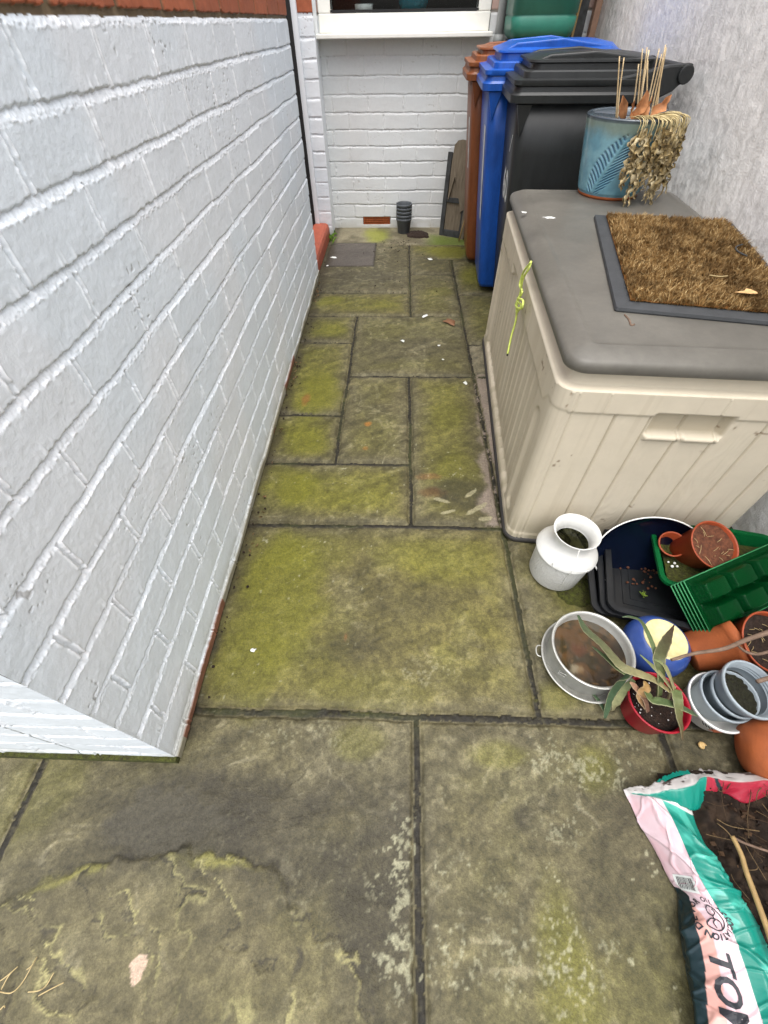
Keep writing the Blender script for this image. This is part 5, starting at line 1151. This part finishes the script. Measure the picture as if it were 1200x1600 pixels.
# ============================================================ COMPOST BAG
bg = thing('compost_bag', 'torn open pink and teal plastic compost bag full of dark compost at the lower right', 'bag', tuple(G(1085, 1400)*np.array([1, 1, 0])))
BO = np.array(bg.location)
A0_ = [(975, 1234), (998, 1284), (1022, 1325), (1045, 1370), (1058, 1400), (1060, 1450), (1067, 1500), (1077, 1550), (1087, 1605), (1100, 1700), (1120, 1800)]
A1_ = [(980, 1232), (1003, 1282), (1027, 1322), (1051, 1365), (1066, 1400), (1072, 1450), (1079, 1500), (1086, 1550), (1094, 1605), (1107, 1700), (1127, 1800)]
C_ = [(1030, 1240), (1053, 1285), (1074, 1332), (1094, 1372), (1116, 1410), (1141, 1450), (1160, 1500), (1176, 1550), (1190, 1600), (1205, 1700), (1225, 1800)]
D_ = [(1078, 1262), (1097, 1308), (1117, 1349), (1139, 1384), (1165, 1420), (1188, 1462), (1208, 1520), (1216, 1560), (1222, 1600), (1240, 1700), (1260, 1800)]
ts = np.linspace(0, 1, len(A0_)); NT = 260; tt = np.linspace(0, 1, NT)
def line3(L, z): P = np.array([G(u, v, zz) for (u, v), zz in zip(L, z)]); S = spl(P, 26); s = np.linspace(0, 1, len(S)); return np.stack([np.interp(tt, s, S[:, i]) for i in range(3)], 1)
n_ = len(A0_)
L0 = line3(A0_, [.004]*n_); L1 = line3(A1_, [.008, .012, .016, .018, .024, .036, .040, .042, .042, .042, .042]); L3 = line3(C_, [.050, .062, .068, .072, .075, .078, .08, .08, .08, .08, .08]); L4 = line3(D_, [.056, .070, .076, .08, .082, .084, .086, .086, .086, .086, .086])
L2 = (L1+L3)/2+np.array([0, 0, .014]); L35 = (L3+L4)/2+np.array([0, 0, .007]); L5 = L4+np.array([.010, -.002, -.012]); L6 = L4+np.array([.014, -.004, -.05])
ctrl = [(0, L0), (.10, L1), (.34, L2), (.60, L3), (.72, L35), (.86, L4), (.93, L5), (1., L6)]
NS = 110; ss_ = np.linspace(0, 1, NS); cs_ = np.array([c for c, _ in ctrl]); G3 = np.stack([l for _, l in ctrl], 0)
def bagpt(t, s):                        # t along the bag, s across: surface point
    ti = np.clip(np.asarray(t)*(NT-1), 0, NT-1.001); i0 = ti.astype(int); f_ = (ti-i0)[..., None]
    k = np.clip(np.searchsorted(cs_, s, 'right')-1, 0, len(cs_)-2); g_ = (s-cs_[k])/(cs_[k+1]-cs_[k]); g_ = g_[..., None]
    Pk = lambda kk: G3[np.clip(kk, 0, len(cs_)-1), i0]*(1-f_)+G3[np.clip(kk, 0, len(cs_)-1), np.minimum(i0+1, NT-1)]*f_
    a, b, c, d = Pk(k-1), Pk(k), Pk(k+1), Pk(k+2)
    return .5*(2*b+(c-a)*g_*.8+(2*a-5*b+4*c-d)*g_*g_*.4+(b-c)*0+((2*(c-b)-(2*(.4*(c-a))+ .4*(2*a-5*b+4*c-d)*1)*1)*g_**1)*0)*0+b*(1-g_)+c*g_+ (g_*(1-g_))*(.25*((c-a)-(d-b)))
def wr(t, s):
    e = .35+.65*sstep(0, .10, s)*sstep(1., .85, s)
    x, y = t*7, s*1.1
    qx = x+.8*(fbm(x*.9, y*1.5, 2, 4)-.5); qy = y+.5*(fbm(x*.7, y, 2, 8)-.5)
    rid = lambda n: 1-np.abs(n-.5)*2
    r1_ = sstep(.80, 1., rid(fbm(qx*.9-qy*1.3, qy*1.1+qx*.25, 2, 6))); r2_ = sstep(.86, 1., rid(fbm(qx*2.2+qy*2.5, qy*1.9-qx*.4, 2, 9)))
    return ((fbm(qx*.8, qy*1.2, 2, 2)-.5)*.020+r1_*.005+r2_*.0022+.0012*(fbm(x*5, y*5, 3, 5)-.5))*e
TT, SS = np.meshgrid(tt, ss_, indexing='ij')
P = bagpt(TT, SS)
nrm = np.cross(np.gradient(P, axis=0), np.gradient(P, axis=1)); nrm /= np.linalg.norm(nrm, axis=2)[..., None]+1e-12; nrm = np.where(nrm[..., 2:3] < 0, -nrm, nrm)
P = P+nrm*wr(TT, SS)[..., None]; P[..., 2] = np.maximum(P[..., 2], .003)
def bagsurf(t, s, off=.0006):
    i = np.clip(np.asarray(t)*(NT-1), 0, NT-1.001); j = np.clip(np.asarray(s)*(NS-1), 0, NS-1.001); i0 = i.astype(int); j0 = j.astype(int); a = (i-i0)[..., None]; b = (j-j0)[..., None]
    f = lambda A_: A_[i0, j0]*(1-a)*(1-b)+A_[i0+1, j0]*a*(1-b)+A_[i0, j0+1]*(1-a)*b+A_[i0+1, j0+1]*a*b
    return f(P)+off*f(nrm)
pink, teal, navy, salmon, wht = srgb(212, 178, 184), srgb(10, 124, 108), srgb(20, 42, 48), srgb(206, 150, 134), srgb(208, 205, 202)
c = np.broadcast_to(pink, P.shape).copy()
c = mix(c, srgb(216, 198, 204), sstep(.35, .65, fbm(TT*14, SS*5, 3, 7))*.6)
nb = sstep(.34, .40, TT)*(.20-.02*np.sin(TT*9)); nb2 = sstep(.30, .42, TT)*(.34-.35*np.clip(TT-.42, 0, 1)*.3)
c = mix(c, salmon, (SS < nb2*sstep(.30, .5, TT))*sstep(.30, .36, TT)*.8)
c = mix(c, navy, (SS < nb).astype(float))
c = mix(c, wht, (np.abs(SS-.60) < .010).astype(float)*.8)
c = mix(c, teal, (SS > .605).astype(float)); c = mix(c, srgb(96, 206, 186), (SS > .605)*sstep(.55, .7, fbm(TT*16, SS*8, 3, 9))*.45)
c = mix(c, wht, (TT < .022).astype(float)*.9)
new_obj('side_panel', P-BO, grid_faces(NT, NS), mat('bagplastic', attr=True, rough=.32, spec=.5, bscale=30, bstr=.2, bdist=.003, coat=.15), bg, True, c).modifiers.new('s', 'SOLIDIFY').thickness = .0012
M['bagplastic'] = bpy.data.materials['bagplastic']
# back hem: white torn strip with teal and red behind the opening
H_ = [[(976, 1233), (1010, 1228), (1040, 1222), (1075, 1208), (1095, 1204), (1130, 1208), (1200, 1206), (1260, 1204), (1330, 1202)],
      [(984, 1240), (1015, 1240), (1045, 1236), (1078, 1228), (1100, 1216), (1135, 1222), (1200, 1222), (1260, 1222), (1330, 1222)],
      [(1020, 1246), (1040, 1250), (1060, 1258), (1082, 1266), (1100, 1258), (1128, 1240), (1162, 1254), (1200, 1247), (1330, 1250)]]
HZ = [[.03, .05, .055, .055, .05, .05, .05, .05, .05], [.036, .058, .066, .07, .07, .07, .07, .07, .07], [.040, .052, .056, .055, .05, .05, .05, .045, .045]]
def hl(L, z): Q = spl(np.array([G(u, v, q) for (u, v), q in zip(L, z)]), 20); return Q
Hs = [hl(L, z) for L, z in zip(H_, HZ)]; nH = len(Hs[0]); rows = []; cols = []
K = 26
for k in range(K+1):
    s = k/K; f1 = (Hs[0]*(1-2*s)+Hs[1]*2*s) if s < .5 else (Hs[1]*(2-2*s)+Hs[2]*(2*s-1))
    x_ = np.linspace(0, 8, nH); q = f1.copy(); q[:, 2] += .008*math.sin(math.pi*s)+.005*(fbm(x_*1.6, np.full(nH, s*1.5), 3, 5)-.5)*2; q[:, 1] += .003*(fbm(x_*2, np.full(nH, s*2), 3, 8)-.5)*2
    if k == 0: q[:, 1] += .010*(fbm(x_*4, x_*0, 4, 3)-.5)*2
    cc_ = np.broadcast_to(wht if s < .5 else teal, q.shape).copy()
    if s >= .5:
        u_ = np.linspace(0, 1, nH); cc_ = np.where((u_ > .50)[:, None], srgb(150, 34, 52)*(.8+.5*fbm(x_*30, np.full(nH, s*30), 3, 2))[:, None], cc_)
        cc_ = np.where((np.abs(u_-.565-.10*(s-.5)) < .012)[:, None], navy, cc_)
    rg_ = sstep(.66, .70, fbm(x_*4, np.full(nH, s*5), 4, 15))[:, None] if s < .3 else 0
    cc_ = mix(cc_, srgb(60, 40, 34), np.clip(rg_[:, 0]*.9, 0, 1)) if s < .3 else cc_
    rows.append(q); cols.append(cc_)
new_obj('torn_flap', np.stack(rows, 1)-BO, grid_faces(nH, K+1), M['bagplastic'], bg, True, np.stack(cols, 1)).modifiers.new('s', 'SOLIDIFY').thickness = .0012
fl2 = hl([(1030, 1228), (1045, 1218), (1062, 1212), (1080, 1210)], [.058]*4); m = MB(); nn = len(fl2)
v = np.concatenate([fl2, fl2+np.stack([fl2[:, 0]*0, .004+.008*fbm(np.arange(nn)*.4, np.zeros(nn), 3, 3), np.full(nn, -.006)], 1)])-BO; m.add(v, [(k, k+1, nn+k+1, nn+k) for k in range(nn-1)], teal); m.build('teal_scrap', M['bagplastic'], bg, True, True)
# compost
nx_, ny_ = 190, 200; xa = np.linspace(.52, 1.12, nx_); ya = np.linspace(-.42, .16, ny_); a, b = np.meshgrid(xa, ya, indexing='ij')
ed = np.interp(b, L4[::-1, 1], L4[::-1, 0]); ins = a-ed
hs = .050+.030*(fbm(a*14, b*14, 5, 3)-.5)*2+.016*(fbm(a*60, b*60, 4, 8)-.5)*2-.02*(1-sstep(0, .04, ins)); hs = np.where(ins < .004, .012, hs)
keep = (ins > -.02); F = grid_faces(nx_, ny_); kf = keep.reshape(-1)[F].all(1)
cs2 = mix(np.broadcast_to(srgb(34, 26, 20), a.shape+(3,)).copy(), srgb(60, 46, 34), sstep(.5, .7, fbm(a*70, b*70, 4, 4))*.6)
new_obj('compost', np.stack([a, b, hs], -1)-BO, F[kf], M['attr_rough'], bg, True, cs2)
rg = np.random.RandomState(12); m = MB()
for k in range(300):
    x = rg.uniform(.60, 1.1); y = rg.uniform(-.34, .14)
    if x < np.interp(y, L4[::-1, 1], L4[::-1, 0])+.02: continue
    d = rg.randn(3)*np.array([.016, .016, .004]); z = .058+.02*(rg.rand()-.5)+.012; q = np.array([x, y, z]); bend = rg.randn(3)*.005
    m.add(*tube_g(spl([q-d, q+bend, q+d], 4), .0004+.0006*rg.rand()**2, 5), c=mix(srgb(60, 46, 34), srgb(140, 118, 84), rg.rand()**3))
o = m.build('root_fibres', M['attr_rough'], bg, True, True); o['kind'] = 'stuff'; o.location = -BO
rg = np.random.RandomState(13); m = MB()
for k in range(700):
    x = rg.uniform(.60, 1.1); y = rg.uniform(-.34, .14)
    if x < np.interp(y, L4[::-1, 1], L4[::-1, 0])+.015: continue
    s = .002+.006*rg.rand()**2; hh_ = .050+.03*(float(fbm(x*14, y*14, 5, 3))-.5)*2+.004; v, f = box_g((0, 0, 0), (s*1.6, s, s*.6), np.array(Matrix.Rotation(rg.rand()*6, 3, (rg.randn(), rg.randn(), rg.randn())))); m.add(v+np.array([x, y, hh_]), f, mix(srgb(30, 22, 18), srgb(90, 68, 48), rg.rand()**2))
o = m.build('bark_bits', M['attr_rough'], bg, False, True); o['kind'] = 'stuff'; o.location = -BO
stick('plant_stalk', [(1144, 1306), (1158, 1335), (1166, 1362), (1182, 1405), (1200, 1455), (1215, 1500)], .105, .0040, M['cane'], 'pale brown dry stalk lying on the compost in the torn bag', 'stalk', taper=1.3)
stick('plant_stalk', [(1148, 1310), (1165, 1318), (1200, 1330), (1240, 1342)], .098, .0024, M['twig'], 'thin dark side stalk lying across the compost in the bag', 'stalk', taper=.8)
# printing on the bag: local frame, t grows down the bag, s across; letters read down the bag
def onbag(name, v, f, t0, s0, sx, sy, mtl=M['print'], rot=0., off=.0012, sub=True):
    """v text mesh; text x -> t (down), text y -> s (up = towards teal)"""
    c_, s_ = math.cos(rot), math.sin(rot); v = np.asarray(v, float); x = v[:, 0]*c_-v[:, 1]*s_; y = v[:, 0]*s_+v[:, 1]*c_
    Q = bagsurf(t0+x*sx, s0+y*sy, off); return new_obj(name, Q-BO, f, mtl, bg, False)
def subdiv(v, f, L):
    import bmesh
    bm = bmesh.new(); vs = [bm.verts.new((p[0], p[1], 0)) for p in v]
    for q in f:
        try: bm.faces.new([vs[i] for i in q])
        except Exception: pass
    for _ in range(4):
        es = [e for e in bm.edges if e.calc_length() > L]
        if not es: break
        bmesh.ops.subdivide_edges(bm, edges=es, cuts=1); bmesh.ops.triangulate(bm, faces=bm.faces)
    bm.verts.index_update(); V_ = np.array([q.co[:] for q in bm.verts]); F_ = [tuple(q.index for q in p.verts) for p in bm.faces]; bm.free(); return V_, F_
def txt(s, size=1., shear=.0, bold=0.): v, f = text_geo(s, size, shear); return subdiv(v, f, .12*size)
def frame_at(t0, s0):                   # how many t and s units make a metre here
    e_ = .01; p0, p1, p2 = bagpt(np.array([t0]), np.array([s0]))[0], bagpt(np.array([t0+e_]), np.array([s0]))[0], bagpt(np.array([t0]), np.array([s0+e_]))[0]
    return e_/np.linalg.norm(p1-p0), e_/np.linalg.norm(p2-p0)
def put(name, v, f, t0, s0, rot=0., tub=False):  # v in metres: x down the bag, y towards the teal band
    kt, ks = frame_at(t0, s0); c_, s_ = math.cos(rot), math.sin(rot); v = np.asarray(v, float); x = v[:, 0]*c_-v[:, 1]*s_; y = v[:, 0]*s_+v[:, 1]*c_
    Q = bagsurf(np.clip(t0+x*kt, 0, 1), np.clip(s0+y*ks, 0, 1), .0012)-BO
    if tub: mm = MB(); mm.add(*tube_g(Q, .0008, 5)); return mm.build(name, M['print'], bg)
    return new_obj(name, Q, f, M['print'], bg, False)
v, f = txt('TOM', .050, .30); put('lettering', v, f, .556, .27)
TL, SL_ = .462, .41; LR = .0135; BRc = R_(6)
def arc_text(s, r, a0, a1, size):
    for k, ch_ in enumerate(s):
        if ch_ == ' ': continue
        a = R_(a0+(a1-a0)*k/(len(s)-1)); v, f = txt(ch_, size); w_ = v[:, 0].max()+v[:, 0].min(); v = v-np.array([w_/2, 0, 0])
        x = v[:, 0]*math.sin(a)+(r+v[:, 1])*math.cos(a); y = -v[:, 0]*math.cos(a)+(r+v[:, 1])*math.sin(a)
        put('lettering', np.stack([x*1.25, y, x*0], 1), f, TL, SL_, BRc)
arc_text('OIL ASSOCIATION', .0165, 178, -38, .0082)
arc_text('ROVED', .0160, 212, 296, .0082)
def logo_line(pts):
    Q = spl(np.array(pts, float), 10)*LR*np.array([1.25, 1]); put('logo_line', np.stack([Q[:, 0], Q[:, 1], Q[:, 0]*0], 1), None, TL, SL_, BRc, True)
logo_line([(-.95, .15), (-.7, .6), (-.1, .88), (.5, .8), (.92, .35), (.95, -.25), (.55, -.7), (.2, -.5)])
logo_line([(-.95, .15), (-.7, -.2), (-.35, -.3), (-.1, .05), (-.35, .45), (-.62, .38)]); logo_line([(.9, .3), (.45, .45), (.2, .15), (.4, -.25), (.8, -.2)]); logo_line([(.2, .15), (.1, -.3), (.3, -.62), (.55, -.7)]); logo_line([(-.1, .05), (.1, .0), (.2, .15)])
# barcode panel
v = [(x, y, 0) for x in np.linspace(0, 1, 8) for y in np.linspace(0, 1, 8)]; Q = bagsurf(np.array([.300+.075*p[0] for p in v]), np.array([.12+.30*p[1] for p in v]), .0008)
new_obj('barcode_panel', Q-BO, grid_faces(8, 8), mat('bcwhite', srgb(222, 226, 222), .4), bg, False)
m = MB(); x = .16; rg = np.random.RandomState(2)
while x < .36:
    w_ = .005+.007*rg.rand(); k7 = np.repeat(np.linspace(0, 1, 7), 2); Q = bagsurf(.308+.055*k7, np.tile([x, x+w_], 7), .0024)
    m.add(Q-BO, [(2*i, 2*i+1, 2*i+3, 2*i+2) for i in range(6)]); x += w_+.008+.008*rg.rand()
m.build('barcode', M['print'], bg, False)
